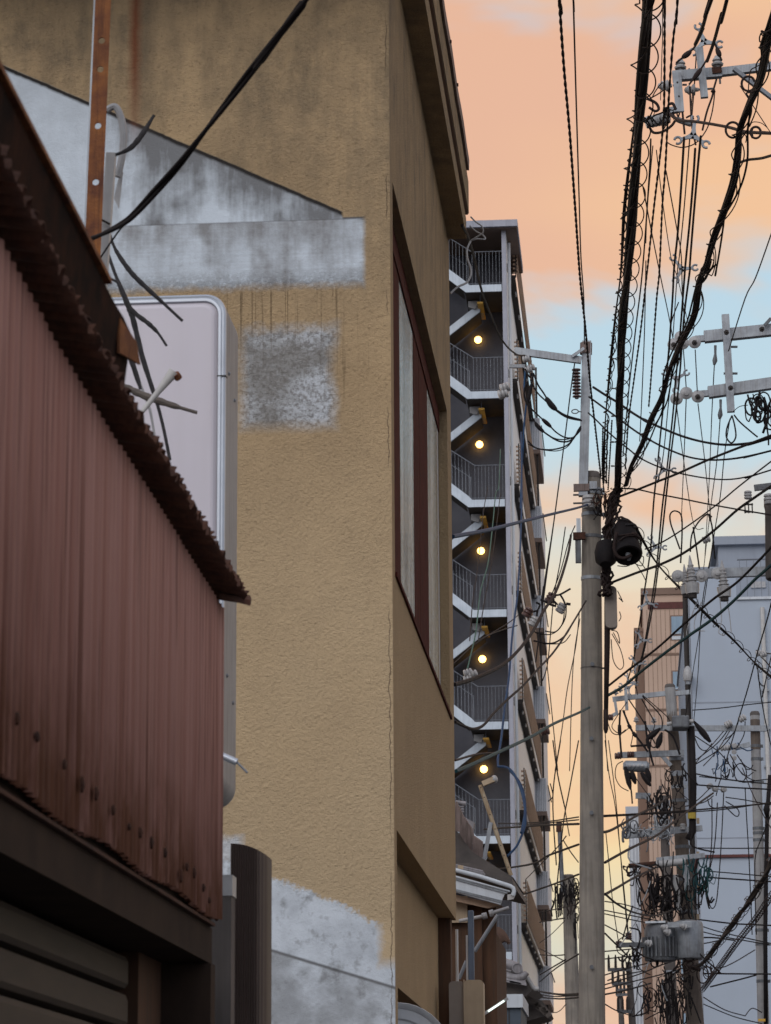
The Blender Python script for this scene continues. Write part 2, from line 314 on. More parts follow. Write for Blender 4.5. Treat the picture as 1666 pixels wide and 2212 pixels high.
# ------------------------------------------------------------------ mesh helpers
ORG = {}
class MB:
    def __init__(s): s.v, s.f = [], []
    def add(s, vs, fs):
        o = len(s.v); s.v += [Vector(v) for v in vs]; s.f += [tuple(i+o for i in f) for f in fs]; return s
    def box(s, lo, hi):
        x0, y0, z0 = lo; x1, y1, z1 = hi
        return s.add([(x0,y0,z0),(x1,y0,z0),(x1,y1,z0),(x0,y1,z0),(x0,y0,z1),(x1,y0,z1),(x1,y1,z1),(x0,y1,z1)],
                     [(3,2,1,0),(4,5,6,7),(0,1,5,4),(1,2,6,5),(2,3,7,6),(3,0,4,7)])
    def beam(s, a, b, w, h, up=(0, 0, 1)):
        a, b = Vector(a), Vector(b); d = (b-a).normalized(); u = Vector(up); r = d.cross(u)
        if r.length < 1e-4: r = d.cross(Vector((1, 0, 0)))
        r.normalize(); u = r.cross(d).normalized(); r = r*w/2; u = u*h/2
        return s.add([a-r-u, a+r-u, a+r+u, a-r+u, b-r-u, b+r-u, b+r+u, b-r+u], [(0,1,2,3),(7,6,5,4),(0,4,5,1),(1,5,6,2),(2,6,7,3),(3,7,4,0)])
    def tube(s, pts, r, n=6, cap=True):
        pts = [Vector(p) for p in pts]; k = len(pts); rs = r if isinstance(r, (list, tuple)) else [r]*k
        t0 = (pts[1]-pts[0]).normalized(); a = t0.orthogonal().normalized(); vs = []
        for i, p in enumerate(pts):
            t = (pts[min(i+1, k-1)] - pts[max(i-1, 0)])
            t = t.normalized() if t.length > 1e-9 else t0
            a = (a - t*a.dot(t)); a = a.normalized() if a.length > 1e-6 else t.orthogonal().normalized(); b = t.cross(a)
            for j in range(n):
                an = 2*math.pi*j/n; vs.append(p + (a*math.cos(an) + b*math.sin(an))*rs[i])
        fs = [(i*n+j, i*n+(j+1) % n, (i+1)*n+(j+1) % n, (i+1)*n+j) for i in range(k-1) for j in range(n)]
        if cap: fs += [tuple(range(n))[::-1], tuple((k-1)*n+j for j in range(n))]
        return s.add(vs, fs)
    def lathe(s, a, b, prof, n=12):
        """prof: list of (t along a->b in metres, radius)"""
        a, b = Vector(a), Vector(b); d = (b-a).normalized()
        return s.tube_rings([(a + d*t, r) for t, r in prof], d, n)
    def tube_rings(s, rings, d, n):
        a = d.orthogonal().normalized(); b = d.cross(a); vs = []
        for p, r in rings:
            for j in range(n):
                an = 2*math.pi*j/n; vs.append(p + (a*math.cos(an)+b*math.sin(an))*max(r, 1e-4))
        k = len(rings)
        fs = [(i*n+j, i*n+(j+1) % n, (i+1)*n+(j+1) % n, (i+1)*n+j) for i in range(k-1) for j in range(n)]
        fs += [tuple(range(n))[::-1], tuple((k-1)*n+j for j in range(n))]
        return s.add(vs, fs)
    def prism(s, poly, vec):
        """closed outline (3-d points) swept along vec"""
        poly = [Vector(p) for p in poly]; vec = Vector(vec); n = len(poly)
        return s.add(poly + [p+vec for p in poly], [tuple(range(n))[::-1], tuple(range(n, 2*n))] + [(i, (i+1) % n, n+(i+1) % n, n+i) for i in range(n)])
    def build(s, name, m, parent=None, smooth=False, bevel=0):
        me = bpy.data.meshes.new(name); org = ORG.get(parent.name, Vector()) if parent else None
        if org is None:
            org = Vector((sum(v.x for v in s.v)/len(s.v), sum(v.y for v in s.v)/len(s.v), min(v.z for v in s.v)))
        me.from_pydata([v-org for v in s.v], [], s.f); me.update()
        o = bpy.data.objects.new(name, me); col.objects.link(o); ORG[o.name] = org
        if parent: o.parent = parent
        else: o.location = org
        me.materials.append(M[m] if isinstance(m, str) else m)
        import bmesh
        bm = bmesh.new(); bm.from_mesh(me); bmesh.ops.recalc_face_normals(bm, faces=bm.faces); bm.to_mesh(me); bm.free()
        if smooth:
            for p in me.polygons: p.use_smooth = True
            if smooth == 'auto': me.set_sharp_from_angle(angle=R(40))
        if bevel:
            b = o.modifiers.new('bevel', 'BEVEL'); b.width = bevel; b.segments = 2; b.limit_method = 'ANGLE'
        return o
def tag(o, label=None, cat=None, group=None, kind=None):
    for k, v in (('label', label), ('category', cat), ('group', group), ('kind', kind)):
        if v: o[k] = v
    return o
def thing(name, loc, label, cat, group=None):
    o = bpy.data.objects.new(name, None); o.location = loc; o.empty_display_size = .2; col.objects.link(o); ORG[o.name] = Vector(loc)
    return tag(o, label, cat, group)
def inst(name, src, parent, off):
    """a copy of one mesh part, moved by off"""
    o = src.copy(); o.name = name; col.objects.link(o); o.parent = parent; o.location = Vector(off); ORG[o.name] = ORG[src.name]
    return o
def spline(P, n=8):
    P = [Vector(p) for p in P]
    if len(P) == 2: return [P[0].lerp(P[1], i/4) for i in range(5)]
    out = []
    for i in range(len(P)-1):
        p0, p1, p2, p3 = P[max(i-1, 0)], P[i], P[i+1], P[min(i+2, len(P)-1)]
        for j in range(n):
            t = j/n
            out.append(.5*((2*p1) + (p2-p0)*t + (2*p0-5*p1+4*p2-p3)*t*t + (3*p1-p0-3*p2+p3)*t**3))
    return out + [P[-1]]
def px(f, pts, d0, d1=None):
    """pixels of one crop -> points whose distance runs from d0 to d1 along the pixel length"""
    d1 = d0 if d1 is None else d1
    q = [f(*p) for p in pts]; L = [0]
    for a, b in zip(q, q[1:]): L.append(L[-1] + math.hypot(b[0]-a[0], b[1]-a[1]))
    # 1/d is linear along a straight line in a picture
    return [WY(v, 1/((1/d0)*(1-l/L[-1]) + (1/d1)*(l/L[-1]))) for v, l in zip(q, L)]
def helix(P, r, pitch, ph=0.0, per=10):
    """points winding round a path"""
    out = []; s = 0.0
    res = [P[0]]
    for a, b in zip(P, P[1:]):
        k = max(1, int((b-a).length/(pitch/per)))
        res += [a.lerp(b, (i+1)/k) for i in range(k)]
    u = None
    for i, p in enumerate(res):
        t = (res[min(i+1, len(res)-1)]-res[max(i-1, 0)]).normalized()
        u = Vector((1, 0, 0)) if u is None else u
        u = (u - t*u.dot(t)).normalized(); w = t.cross(u)
        if i: s += (p-res[i-1]).length
        a = 2*math.pi*s/pitch + ph
        out.append(p + (u*math.cos(a)+w*math.sin(a))*r)
    return out
def view(p):
    p = p-CAM; c = [xs[i]*p.x+ys[i]*p.y+zs[i]*p.z for i in range(3)]; return VW/2+F*c[0]/c[2], VH/2-F*c[1]/c[2]
def run_on(pts, d=5.0):
    """cables that leave the picture go on beyond it"""
    P = [Vector(p) for p in pts]
    for e, nx in ((0, 1), (-1, -2)):
        x, y = view(P[e])
        if y < 15 or x > 1655:
            u = (P[e]-P[nx]).normalized()
            if u.y < 0 and y < 15: u = Vector((u.x, u.y, max(u.z, -.02))).normalized()
            q = P[e]+u*d
            if e == 0: P.insert(0, q)
            else: P.append(q)
    return P
def cable(name, label, group, pts, r, m='rubber', cat='cable', n=8, twist=0, sides=6, joint=()):
    P = spline(run_on(pts), n); b = MB()
    if twist:
        for ph in (0, math.pi): b.tube(helix(P, r*.6, twist, ph, 8), r*.9, 5)
    else: b.tube(P, r, sides)
    for f, ln, rr in joint:                                   # taped splices
        i = int(f*(len(P)-1)); k = max(1, int(ln*len(P)))
        seg = P[max(0, i-k):i+k+1]
        if len(seg) > 2: b.tube(seg, [r + (rr-r)*math.sin(math.pi*(j+.5)/len(seg))**.6 for j in range(len(seg))], 8)
    return tag(b.build(name, m, None, 'auto'), label, cat, group)

# ================================================================== setting
g = MB().add([(-1500, -300, 0), (1500, -300, 0), (1500, 2500, 0), (-1500, 2500, 0)], [(0, 1, 2, 3)]).build('ground', 'pave_dark'); tag(g, kind='structure')
rd = MB().add([(-.62, -60, .004), (1.55, -60, .004), (1.55, 400, .004), (-.62, 400, .004)], [(0, 1, 2, 3)]).build('road', 'asphalt'); tag(rd, kind='structure')
for nm, xa, xb in (('kerb_left', -.78, -.62), ('kerb_right', 1.55, 1.70)):
    tag(MB().box((xa, -60, 0), (xb, 400, .11)).build(nm, 'concrete_pale'), kind='structure')

# ================================================================== ochre house
XH = WY((848, 1300), 9.7).x; YE = WX((976, 1100), XH).y
ZT = 5.98
yw0 = 9.82; yw1 = WX((966, 900), XH).y
zs0 = WX((861, 1262), XH).z; zw1 = WX((852, 410), XH).z
zr = WX((866, 1806), XH).z; yr0 = 9.84
hs = thing('ochre_house', (XH-2, 11, 0), 'narrow ochre roughcast house with white ghost outline of a demolished neighbour', 'house')
b = MB()
b.box((XH-4.2, 9.70, 0), (XH, yw0, ZT))                       # side wall, full height
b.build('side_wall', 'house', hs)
b = MB()
b.box((XH-.16, yw0, zw1), (XH, YE, ZT)); b.box((XH-.16, yw0, zr), (XH, YE, zs0)); b.box((XH-.16, yw1, zs0), (XH, YE, zw1))
b.build('front_wall', 'house', hs)
xr_ = XH-.075
zb2 = WX((858, 2132), xr_).z
MB().box((xr_-.1, yw0, zb2), (xr_, YE-.12, zr)).build('ground_floor_panel', 'house', hs)
MB().box((XH-.16, YE-.12, 0), (XH-.02, YE, zr)).build('corner_post', 'wood', hs)
MB().box((xr_-.3, yw0, 0), (xr_-.18, YE-.12, zb2)).build('shop_front', 'wood', hs)
MB().box((XH-4.2, YE-.1, 0), (XH-.16, YE, ZT)).build('rear_wall', 'house', hs)
# window: head, sill, sashes, panes
win = MB().box((XH-.155, yw0, zs0-.004), (XH+.008, yw1+.02, zs0+.012)).build('window', 'frame_red', hs)
xg = XH-.042
def yv(v, yy=1265): return WX((v, yy), xg).y
MB().box((XH-.15, yw0+.001, zs0+.013), (XH-.11, yw1-.001, zw1-.001)).build('pane_backing', 'dark_metal', win)
edges = [yw0, yv(866), yv(896), yv(908), yv(926), yv(947), yv(957), yw1]
for i, (a, c, m, dx) in enumerate(((edges[1], edges[2], 'frosted', 0), (edges[4], edges[5], 'frosted', .0005))):
    MB().box((xg-.012+dx, a, zs0+.013), (xg+dx, c, zw1-.002)).build('pane', m, win)
for a, c, dx in ((edges[0], edges[1], .001), (edges[2], edges[3]-.02, .002), (edges[3], edges[4], .001), (edges[6], edges[7], .001)):
    MB().box((xg-.03, a+.002, zs0+.013), (xg+dx, c-.002, zw1-.002)).build('sash_stile', 'frame_red', win)
MB().box((xg-.02, edges[5], zs0+.014), (xg+.0, edges[6], zw1-.003)).build('sash_strip', 'pvc', win)
MB().box((xg-.03, yw0+.003, zw1-.10), (xg+.006, yw1-.003, zw1-.003)).build('window_head', 'frame_red', win)
# cornice and roof
zc = WX((973, 482), XH).z
XC = WY((1013, 478), YE).x
co = MB().box((XH+.001, 9.2, zc), (XC, YE+.02, zc+.16)).build('cornice', 'house', hs)
MB().box((XH+.002, 9.21, zc-.006), (XC-.004, YE+.018, zc-.001)).build('soffit', 'roof_soffit', co)
MB().box((XH-4.3, 9.25, ZT+.001), (XC-.01, YE-.05, ZT+.10)).build('roof_slab', 'house', hs)
rf = MB(); NR = 18
for i in range(NR):                                             # thin buckled metal capping sheets
    y0 = 9.0 + (YE-9.15)*i/NR; y1 = 9.0 + (YE-9.15)*(i+1)/NR
    z = zc + .165 + .012*math.sin(i*1.7); z2 = zc+.165 + .012*math.sin((i+1)*1.7)
    rf.add([(XH-.1, y0, z+.02), (XC+.012, y0, z), (XC+.012, y1, z2), (XH-.1, y1, z2+.02), (XH-.1, y0, z+.03), (XC+.014, y0, z+.05), (XC+.014, y1, z2+.05), (XH-.1, y1, z2+.04)],
           [(0, 1, 2, 3), (4, 7, 6, 5), (1, 5, 6, 2), (0, 4, 5, 1), (3, 2, 6, 7)])
rf.build('roof_flashing', 'rusty_sheet', hs)
# nails on the edge of the flashing
nm_ = MB().box((XC+.012, 0, 0), (XC+.02, .012, .012)).build('nail', 'rust_dark', hs); nm_.location = (0, 10.6, zc+.19)
for k in range(3): inst('nail', nm_, hs, (0, 11.1+.5*k, zc+.19))

# white round dish below the window
c0 = WY((858, 2288), 10.45); dish = MB()
dd = Vector((.30, -.95, .08)).normalized()
dish.lathe(c0, c0+dd, [(0, .02), (.004, .10), (.010, .105), (.012, .135), (.022, .14), (.03, .172), (.036, .175), (.045, .186), (.048, .190), (.040, .193), (.020, .17), (-.01, .11), (-.02, .02)], 40)
o = thing('dish_antenna', (XH, c0.y, 0), 'white round dish with concentric rims fixed low on the ochre house front', 'dish')
dish.build('reflector', 'white_paint', o, 'auto')
MB().tube([c0-dd*.015, Vector((XH+.03, c0.y+.12, c0.z-.05)), Vector((XH+.0, c0.y+.13, c0.z-.1))], .014, 8).build('bracket', 'galv', o)

# beige meter box on the far end of the front wall
def rbox(lo, hi, r, axis, n=5):
    """box with rounded upper and lower edges, outline in the plane across axis 'y'"""
    x0, y0, z0 = lo; x1, y1, z1 = hi; pts = []
    for cx, cz, a0 in ((x1-r, z1-r, 0), (x0+r, z1-r, 90), (x0+r, z0+r, 180), (x1-r, z0+r, 270)):
        for k in range(n+1):
            a = R(a0+90*k/n); pts.append((cx+r*math.cos(a), y0, cz+r*math.sin(a)))
    return MB().prism(pts, (0, y1-y0, 0))
ym = YE-.35
xa, xb, xm = WY((970, 2180), ym).x, WY((1045, 2180), ym).x, WY((1003, 2180), ym).x
zt = WY((1008, 2117), ym).z
mbx = thing('meter_box', (XH, ym, 0), 'beige plastic meter box with rounded top on the ochre house front', 'meter box')
rbox((xm+.001, ym, zt-.36), (xb, ym+.12, zt), .018, 'y').build('cover', 'beige', mbx, 'auto')
rbox((xa, ym+.012, zt-.36), (xm, ym+.14, zt-.004), .018, 'y').build('back_case', 'beige_grey', mbx, 'auto')
MB().box((xm-.002, ym-.003, zt-.36), (xm+.002, ym+.01, zt+.002)).build('seam_strip', 'beige', mbx)
MB().tube([(xm, ym+.07, zt-.35), (xm, ym+.07, 0)], .02, 8).build('conduit', 'pvc_grey', mbx)

# ================================================================== red corrugated shed
XS = WY((484, 1700), 5.7).x
zsb = WX((484, 1990), XS).z
XEV = XS+.050
EVP = sorted((WX(v, XEV).y, WX(v, XEV).z) for v in ((7, 322), (110, 535), (202, 715), (320, 925), (430, 1110), (541, 1300)))
def eave_z(y):
    y = min(max(y, EVP[0][0]), EVP[-1][0])
    for (a, za), (c, zc_) in zip(EVP, EVP[1:]):
        if y <= c: return za+(zc_-za)*(y-a)/(c-a)
    return EVP[-1][1]
shed = thing('corrugated_shed', (XS-.8, 4.4, 0), 'rusty red corrugated iron shed front with ragged eave above a shutter', 'shed')
PITCH = .038
def corr_sheet(y0, y1, x, zb, ztop, amp=.0065, off=0.0):
    b = MB(); n = int((y1-y0)/PITCH*8); vs = []; 
    for i in range(n+1):
        y = y0 + (y1-y0)*i/n; xx = x + amp*math.cos(2*math.pi*y/PITCH) + off
        zbot = zb + .006*math.sin(y*9+x) + random.uniform(-.004, .004)*(1 if i % 4 == 0 else .3)
        vs += [(xx, y, zbot), (xx, y, ztop(y)), (xx-.0012, y, zbot), (xx-.0012, y, ztop(y))]
    fs = []
    for i in range(n):
        a = 4*i; c = a+4
        fs += [(a, c, c+1, a+1), (a+2, a+3, c+3, c+2), (a, a+2, c+2, c)]
    return b.add(vs, fs)
cuts = [2.6, 3.25, 3.87, 4.49, 5.11, 5.70]
for i in range(5):
    corr_sheet(cuts[i]-.03, cuts[i+1], XS-.008, zsb, lambda y: eave_z(y)-.012, off=.0016*(i % 2)).build('corrugated_sheet', 'shed_red', shed, True)
# nail heads and rust holes along the lower edge
nail = MB().lathe(ORG[shed.name], ORG[shed.name]+Vector((1, 0, 0)), [(0, .006), (.004, .0055), (.006, .001)], 8).build('nail', 'rust_dark', shed)
spots = [cC(95, 240), cC(215, 350), cC(378, 515), cC(485, 635), cC(570, 690), cC(672, 790), cC(768, 890), cC(835, 925), cC(903, 985), cC(985, 1045), cC(1115, 1130), cC(1160, 1165), cC(1080, 1185), cC(1215, 1255), cC(1250, 1330)]
for i, s_ in enumerate(spots):
    q = WX(s_, XS+.001); off = q - ORG[shed.name]
    if i == 0: nail.location = off; nail.scale = (1, 1, 1.5)
    else: k = inst('nail', nail, shed, off); k.scale = (1, 1, random.uniform(1, 2.2))
ORG[nail.name] = Vector()
# roof: corrugations run down to the eave, the cut edge makes the teeth
b = MB(); vs = []; fs = []
y0, y1 = 2.6, WX((541, 1300), XEV).y; n = int((y1-y0)/PITCH*6)
for i in range(n+1):
    y = y0+(y1-y0)*i/n; w = .0105*math.cos(2*math.pi*y/PITCH); tear = random.uniform(-.006, .004)
    ex = XEV + tear; ez = eave_z(y)+w
    vs += [(ex, y, ez), (XS-1.6, y, ez+.30), (ex, y, ez+.0022), (XS-1.6, y, ez+.302)]
for i in range(n):
    a = 4*i; c = a+4; fs += [(a, a+1, c+1, c), (a+2, c+2, c+3, a+3), (a, c, c+2, a+2)]
b.add(vs, fs).build('roof_sheet', 'rust_mid', shed, True)
# corner of the eave, torn and bent outwards
t0 = WX((541, 1300), XEV+.004); 
MB().prism([(XS+.004, t0.y-.09, eave_z(5.5)-.02), (XEV+.006, t0.y-.02, t0.z-.012), (XEV+.004, t0.y+.012, t0.z), (XS+.0, t0.y-.02, eave_z(5.5)+.01)], (0, .004, .012)).build('eave_corner', 'rust_dark', shed)
MB().box((XS-.06, 2.6, 2.631), (XS-.020, 5.685, 2.668)).build('wall_plate', 'header', shed)
# rusted board along the top of the roof edge
RVP = [(WX(v, XS+.04).y, WX(v, XS+.04).z) for v in ((0, 180), (281, 720))]
def ridge_z(y): return RVP[0][1]+(RVP[1][1]-RVP[0][1])*(y-RVP[0][0])/(RVP[1][0]-RVP[0][0])
b = MB(); pts = []
y2 = WX((281, 720), XS+.04).y
for i in range(25):
    y = 2.6+(y2-2.6)*i/24; pts.append((y, eave_z(y)+.012, ridge_z(y) + random.uniform(-.003, .003)))
vs = []; fs = []
for y, a, c in pts: vs += [(XS+.030, y, a), (XS+.042, y, c), (XS+.026, y, a), (XS+.036, y, c+.002)]
for i in range(24):
    a = 4*i; c = a+4; fs += [(a, c, c+1, a+1), (a+2, a+3, c+3, c+2), (a+1, c+1, c+3, a+3)]
fs.append((96, 97, 99, 98)); b.add(vs, fs).build('ridge_board', 'iron_black', shed)
MB().beam((XS+.042, 2.6, ridge_z(2.6)+.006), (XS+.042, y2-.22, ridge_z(y2-.22)+.006), .016, .008).build('ridge_trim', 'rust', shed)
MB().prism([(XS+.038, y2-.10, ridge_z(y2)-.06), (XS+.05, y2+.02, ridge_z(y2)-.045), (XS+.05, y2-.02, ridge_z(y2)-.02), (XS+.038, y2-.10, ridge_z(y2)-.005)], (.004, 0, 0)).build('torn_flap', 'rust', shed)
# under the sheets: flashing, header, shutter, posts
MB().beam((XS-.035, 2.6, zsb-.012), (XS-.035, 5.66, zsb-.012), .05, .006).build('drip_flashing', 'rust_dark', shed)
MB().box((XS-.30, 2.6, zsb-.085), (XS-.02, 5.69, zsb-.016)).build('header_beam', 'header', shed)
XSH = XS-.12; yp = WX((277, 2100), XSH).y
slat = None
t = NT('shutter_slat_paint'); M['shutter'] = mat('shutter_slat', (.062, .046, .034), (.04, .03, .023), .75, scale=9, streak=.4, stretch=(1, .5, 3))
for k in range(28):
    z = zsb-.095-.068*k
    prof = [(XSH-.03, 2.6, z), (XSH-.004, 2.6, z-.004), (XSH, 2.6, z-.014), (XSH, 2.6, z-.052), (XSH-.006, 2.6, z-.060), (XSH-.03, 2.6, z-.064)]
    if slat is None: slat = MB().prism(prof, (0, yp-2.6, 0)).build('shutter_slat', 'shutter', shed)
    else: inst('shutter_slat', slat, shed, (0, 0, -.068*k))
MB().box((XSH-.05, yp+.04, 0), (XSH+.012, WX((340, 2100), XSH).y, zsb-.086)).build('door_post', 'wood', shed)
MB().box((XS-.06, 2.6, zsb-.014), (XS-.022, 5.685, 2.63)).build('backing_board', 'header', shed)
MB().box((XSH-.16, 2.6, 0), (XSH-.08, 5.9, zsb-.088)).build('inner_wall', 'dark_metal', shed)
MB().box((XS-1.6, 5.62, 0), (XS-.012, 5.68, zsb-.088)).build('shade_end_wall', 'header', shed)  # near-black wall, standing in for the darkness of the opening
q0 = WY((452, 2100), 6.1).x; q1 = WY((499, 2100), 6.1).x
o = thing('grey_post', (q0, 6.12, 0), 'plain grey square post beside the brown ribbed column', 'post')
MB().box((q0, 6.1, 0), (q1, 6.16, WY((490, 1935), 6.1).z)).build('shaft', 'concrete_dark', o)
MB().box((q0-.002, 6.098, WY((490, 1935), 6.1).z), (q1+.002, 6.162, WY((490, 1890), 6.1).z)).build('cap', 'pvc_grey', o)
# brown ribbed column
ca = WY((497, 2000), 6.5); cb = WY((573, 2000), 6.5); zc_ = WY((500, 1822), 6.5).z; zc2 = WY((570, 1845), 6.5).z
w = cb.x-ca.x; pts = []
for k in range(61):
    u = k/60; xx = ca.x + w*u; dep = .055*(1-(max(0, u-.72)/.28)**2) if u > .72 else .055
    yy = 6.5 + (.055-dep) + .0022*math.cos(2*math.pi*u*15)
    pts.append(Vector((xx, yy, 0)))
pts += [Vector((cb.x, 6.62, 0)), Vector((ca.x, 6.62, 0))]
n = len(pts); M['rib_brown'] = mat('ribbed_brown', (.075, .052, .045), (.055, .038, .033), .6, scale=6, streak=.3)
top = [Vector((p.x, p.y, zc_ + (zc2-zc_)*((p.x-ca.x)/w)**2)) for p in pts]
b = MB().add(pts+top, [tuple(range(n))[::-1], tuple(range(n, 2*n))]+[(i, (i+1) % n, n+(i+1) % n, n+i) for i in range(n)])
tag(b.build('ribbed_column', 'rib_brown', None, 'auto'), 'dark brown column with fine vertical ribs and sloping top in front of ochre wall', 'column')

# ------------------------------------------------------------------ box sign behind the shed
YS = 7.0
x1 = WY((486, 1100), YS).x; x0 = x1-.62; ztp = WY((400, 636), YS).z; zbt = WY((490, 1722), YS).z; DT = WX((513, 1100), x1).y-YS
sg = thing('box_sign', (x1-.3, YS, 0), 'blank white box sign with rounded aluminium frame between shed and ochre house', 'sign')
def rr(x0, x1, z0, z1, r, y, n=8):
    pts = []
    for cx, cz, a0 in ((x1-r, z1-r, 0), (x0+r, z1-r, 90), (x0+r, z0+r, 180), (x1-r, z0+r, 270)):
        for k in range(n+1):
            a = R(a0+90*k/n); pts.append(Vector((cx+r*math.cos(a), y, cz+r*math.sin(a))))
    return pts
def ring(b, A, B):
    n = len(A); return b.add(A+B, [(i, (i+1) % n, n+(i+1) % n, n+i) for i in range(n)])
M['sign_face'] = mat('acrylic_pinkish_white', (.70, .64, .67), (.64, .59, .635), .35, scale=1.5, streak=.12, dirt=(.45, .40, .38))
M['sign_side'] = mat('sign_side', (.36, .35, .345), (.31, .30, .295), .6, scale=9, streak=.4, dirt=(.10, .08, .06))
f1 = rr(x0, x1, zbt, ztp, .052, YS+.006); 
MB().prism(f1, (0, DT-.012, 0)).build('case', 'sign_side', sg, 'auto')
b = MB(); prof = [(.0, 0.006), (.0015, .001), (.006, -.002), (.010, -.001), (.013, -.004), (.019, -.004), (.021, .003)]
ringz = [rr(x0+d, x1-d, zbt+d, ztp-d, .052-d*.8, YS+yo) for d, yo in prof]
for A, B in zip(ringz, ringz[1:]): ring(b, A, B)
b.build('frame', 'alu', sg, True)
b = MB(); f2 = rr(x0+.021, x1-.021, zbt+.021, ztp-.021, .034, YS+.004); f3 = rr(x0+.030, x1-.030, zbt+.03, ztp-.03, .03, YS-.004); f4 = rr(x0+.036, x1-.036, zbt+.036, ztp-.036, .026, YS-.006)
ring(b, f2, f3); ring(b, f3, f4); b.add(f4, [tuple(range(len(f4)))]); b.build('face_panel', 'sign_face', sg, 'auto')
zj = WY((490, 812), YS).z
MB().box((x1-.021, YS-.0055, zj-.0012), (x1+.001, YS+.02, zj+.0012)).build('frame_joint', 'dark_metal', sg)
for dy, dz in ((.05, .02), (.16, -.02), (.05, -.75), (.16, -.80)):
    MB().lathe((x1, YS+dy, zj+dz), (x1+1, YS+dy, zj+dz), [(0, .005), (.003, .005), (.005, .002)], 8).build('screw', 'galv', sg)
for zz in (2.70, 3.40):
    MB().beam((x0+.02, YS+.10, zz), (x0-1.4, YS+.10, zz), .04, .04).build('bracket', 'galv_dark', sg)
MB().box((x0-1.46, YS+.07, 0), (x0-1.40, YS+.13, 3.6)).build('support_post', 'galv_dark', sg)
p0, p1, p2 = WY(cC(1338, 465), 6.75), WY(cC(1422, 502), 6.75), WY(cC(1485, 565), 6.75)
o = thing('pipe_stub', p0, 'short white metal pipe stub poking out past the box sign', 'pipe')
d_ = (p1-p0).normalized()
MB().tube([p0-d_*.25, p1], .0085, 10).build('tube', 'alu', o, 'auto'); MB().tube([p1, p2], .003, 6).build('rod', 'galv', o)

# ------------------------------------------------------------------ slotted angle post with its cables
YP = 6.25
def holed_strip(b, a, c, w, hole_ts, r, n=Vector((0, -1, 0))):
    """flat strip from a to c, width w to the right, with round holes at distances hole_ts"""
    d = (c-a).normalized(); rt = d.cross(n).normalized(); rt = rt if rt.x > 0 else -rt
    L = (c-a).length; cur = 0.0; s = w/2
    for h in sorted(hole_ts)+[None]:
        end = L if h is None else h-s
        if end > cur: b.add([a+d*cur, a+d*cur+rt*w, a+d*end+rt*w, a+d*end], [(0, 1, 2, 3)])
        if h is None: break
        cc = a+d*h+rt*s; inner = []; outer = []
        for k in range(16):
            an = 2*math.pi*k/16; u, v = math.cos(an), math.sin(an); m = max(abs(u), abs(v))
            inner.append(cc+rt*u*r+d*v*r); outer.append(cc+rt*u/m*s+d*v/m*s)
        b.add(inner+outer, [(k, (k+1) % 16, 16+(k+1) % 16, 16+k) for k in range(16)])
        b.add(inner+[p-n*.004 for p in inner], [(k, (k+1) % 16, 16+(k+1) % 16, 16+k) for k in range(16)])
        cur = h+s
lb, lt = WY((184, 520), YP), WY((206, 0), YP); dv = (lt-lb).normalized()
base = lb - dv*(lb.z/dv.z); topp = lt + dv*.5
w_ = (WY((240, 0), YP)-WY((206, 0), YP)).length
ap = thing('slotted_angle_post', base, 'leaning rusty slotted angle iron post rising behind the shed roof', 'post')
hl = [(WY(cA(*h), YP)-base).dot(dv) for h in ((625, 242), (614, 414), (591, 754), (569, 1092))]
b = MB(); holed_strip(b, base, topp, w_, hl, .0078); b.build('front_flange', 'rust', ap)
rt = dv.cross(Vector((0, -1, 0))).normalized(); rt = rt if rt.x > 0 else -rt
MB().add([base, base-rt*.004, topp-rt*.004, topp, base+Vector((0, .04, 0)), base-rt*.004+Vector((0, .04, 0)), topp-rt*.004+Vector((0, .04, 0)), topp+Vector((0, .04, 0))],
         [(0, 1, 2, 3), (4, 7, 6, 5), (0, 4, 5, 1), (1, 5, 6, 2), (2, 6, 7, 3), (3, 7, 4, 0)]).build('side_flange', 'galv', ap)
def pts_at(f, l, y): return [WY(f(*p), y) for p in l]
cd = thing('cable_conduit', WY((225, 620), 6.35).xyz*1, 'white plastic cable duct with grey hose loop behind the rusty angle post', 'conduit')
MB().beam(WY(cA(668, 922), 6.35), WY(cA(612, 1720), 6.35), .0215, .02, (0, 1, 0)).build('duct', 'pvc', cd)
MB().beam(WY(cA(612, 1720), 6.35), Vector((WY(cA(612, 1720), 6.35).x-.02, 6.35, 0)), .0215, .02, (0, 1, 0)).build('duct', 'pvc', cd)
MB().tube(spline(pts_at(cA, [(640, 660), (690, 640), (725, 700), (742, 800), (735, 920), (718, 1010), (705, 1060)], 6.4), 8), .0085, 8).build('hose', 'pvc_grey', cd, 'auto')
MB().prism(pts_at(cA, [(715, 1050), (738, 1030), (722, 1170), (712, 1250), (684, 1190)], 6.42), (0, .004, 0)).build('torn_tape', 'pvc_grey', cd)
MB().beam(WY(cA(612, 1320), 6.33), WY(cA(660, 1345), 6.33), .006, .004).build('clip', 'dark_metal', cd)
lc = [(495, 1450), (600, 1410), (720, 1350), (800, 1290), (930, 1150), (1080, 980), (1250, 760), (1450, 500), (1666, 220), (1833, 0), (1960, -170)]
P = px(cA, lc, 6.1, 5.2)
b = MB()
for ph in (0, math.pi): b.tube(helix(spline(run_on(P, 4.0), 8), .0042, .9, ph, 24), .0046, 8)
tag(b.build('service_cable', 'rubber', None, True), 'thick black twin cable slanting up from the rusty angle post', 'cable')
cable('loose_wire', 'thin black wire tied across the foot of the white duct', None, pts_at(cA, [(575, 1590), (640, 1490), (710, 1390), (750, 1345)], 6.2), .0022, cat='wire')
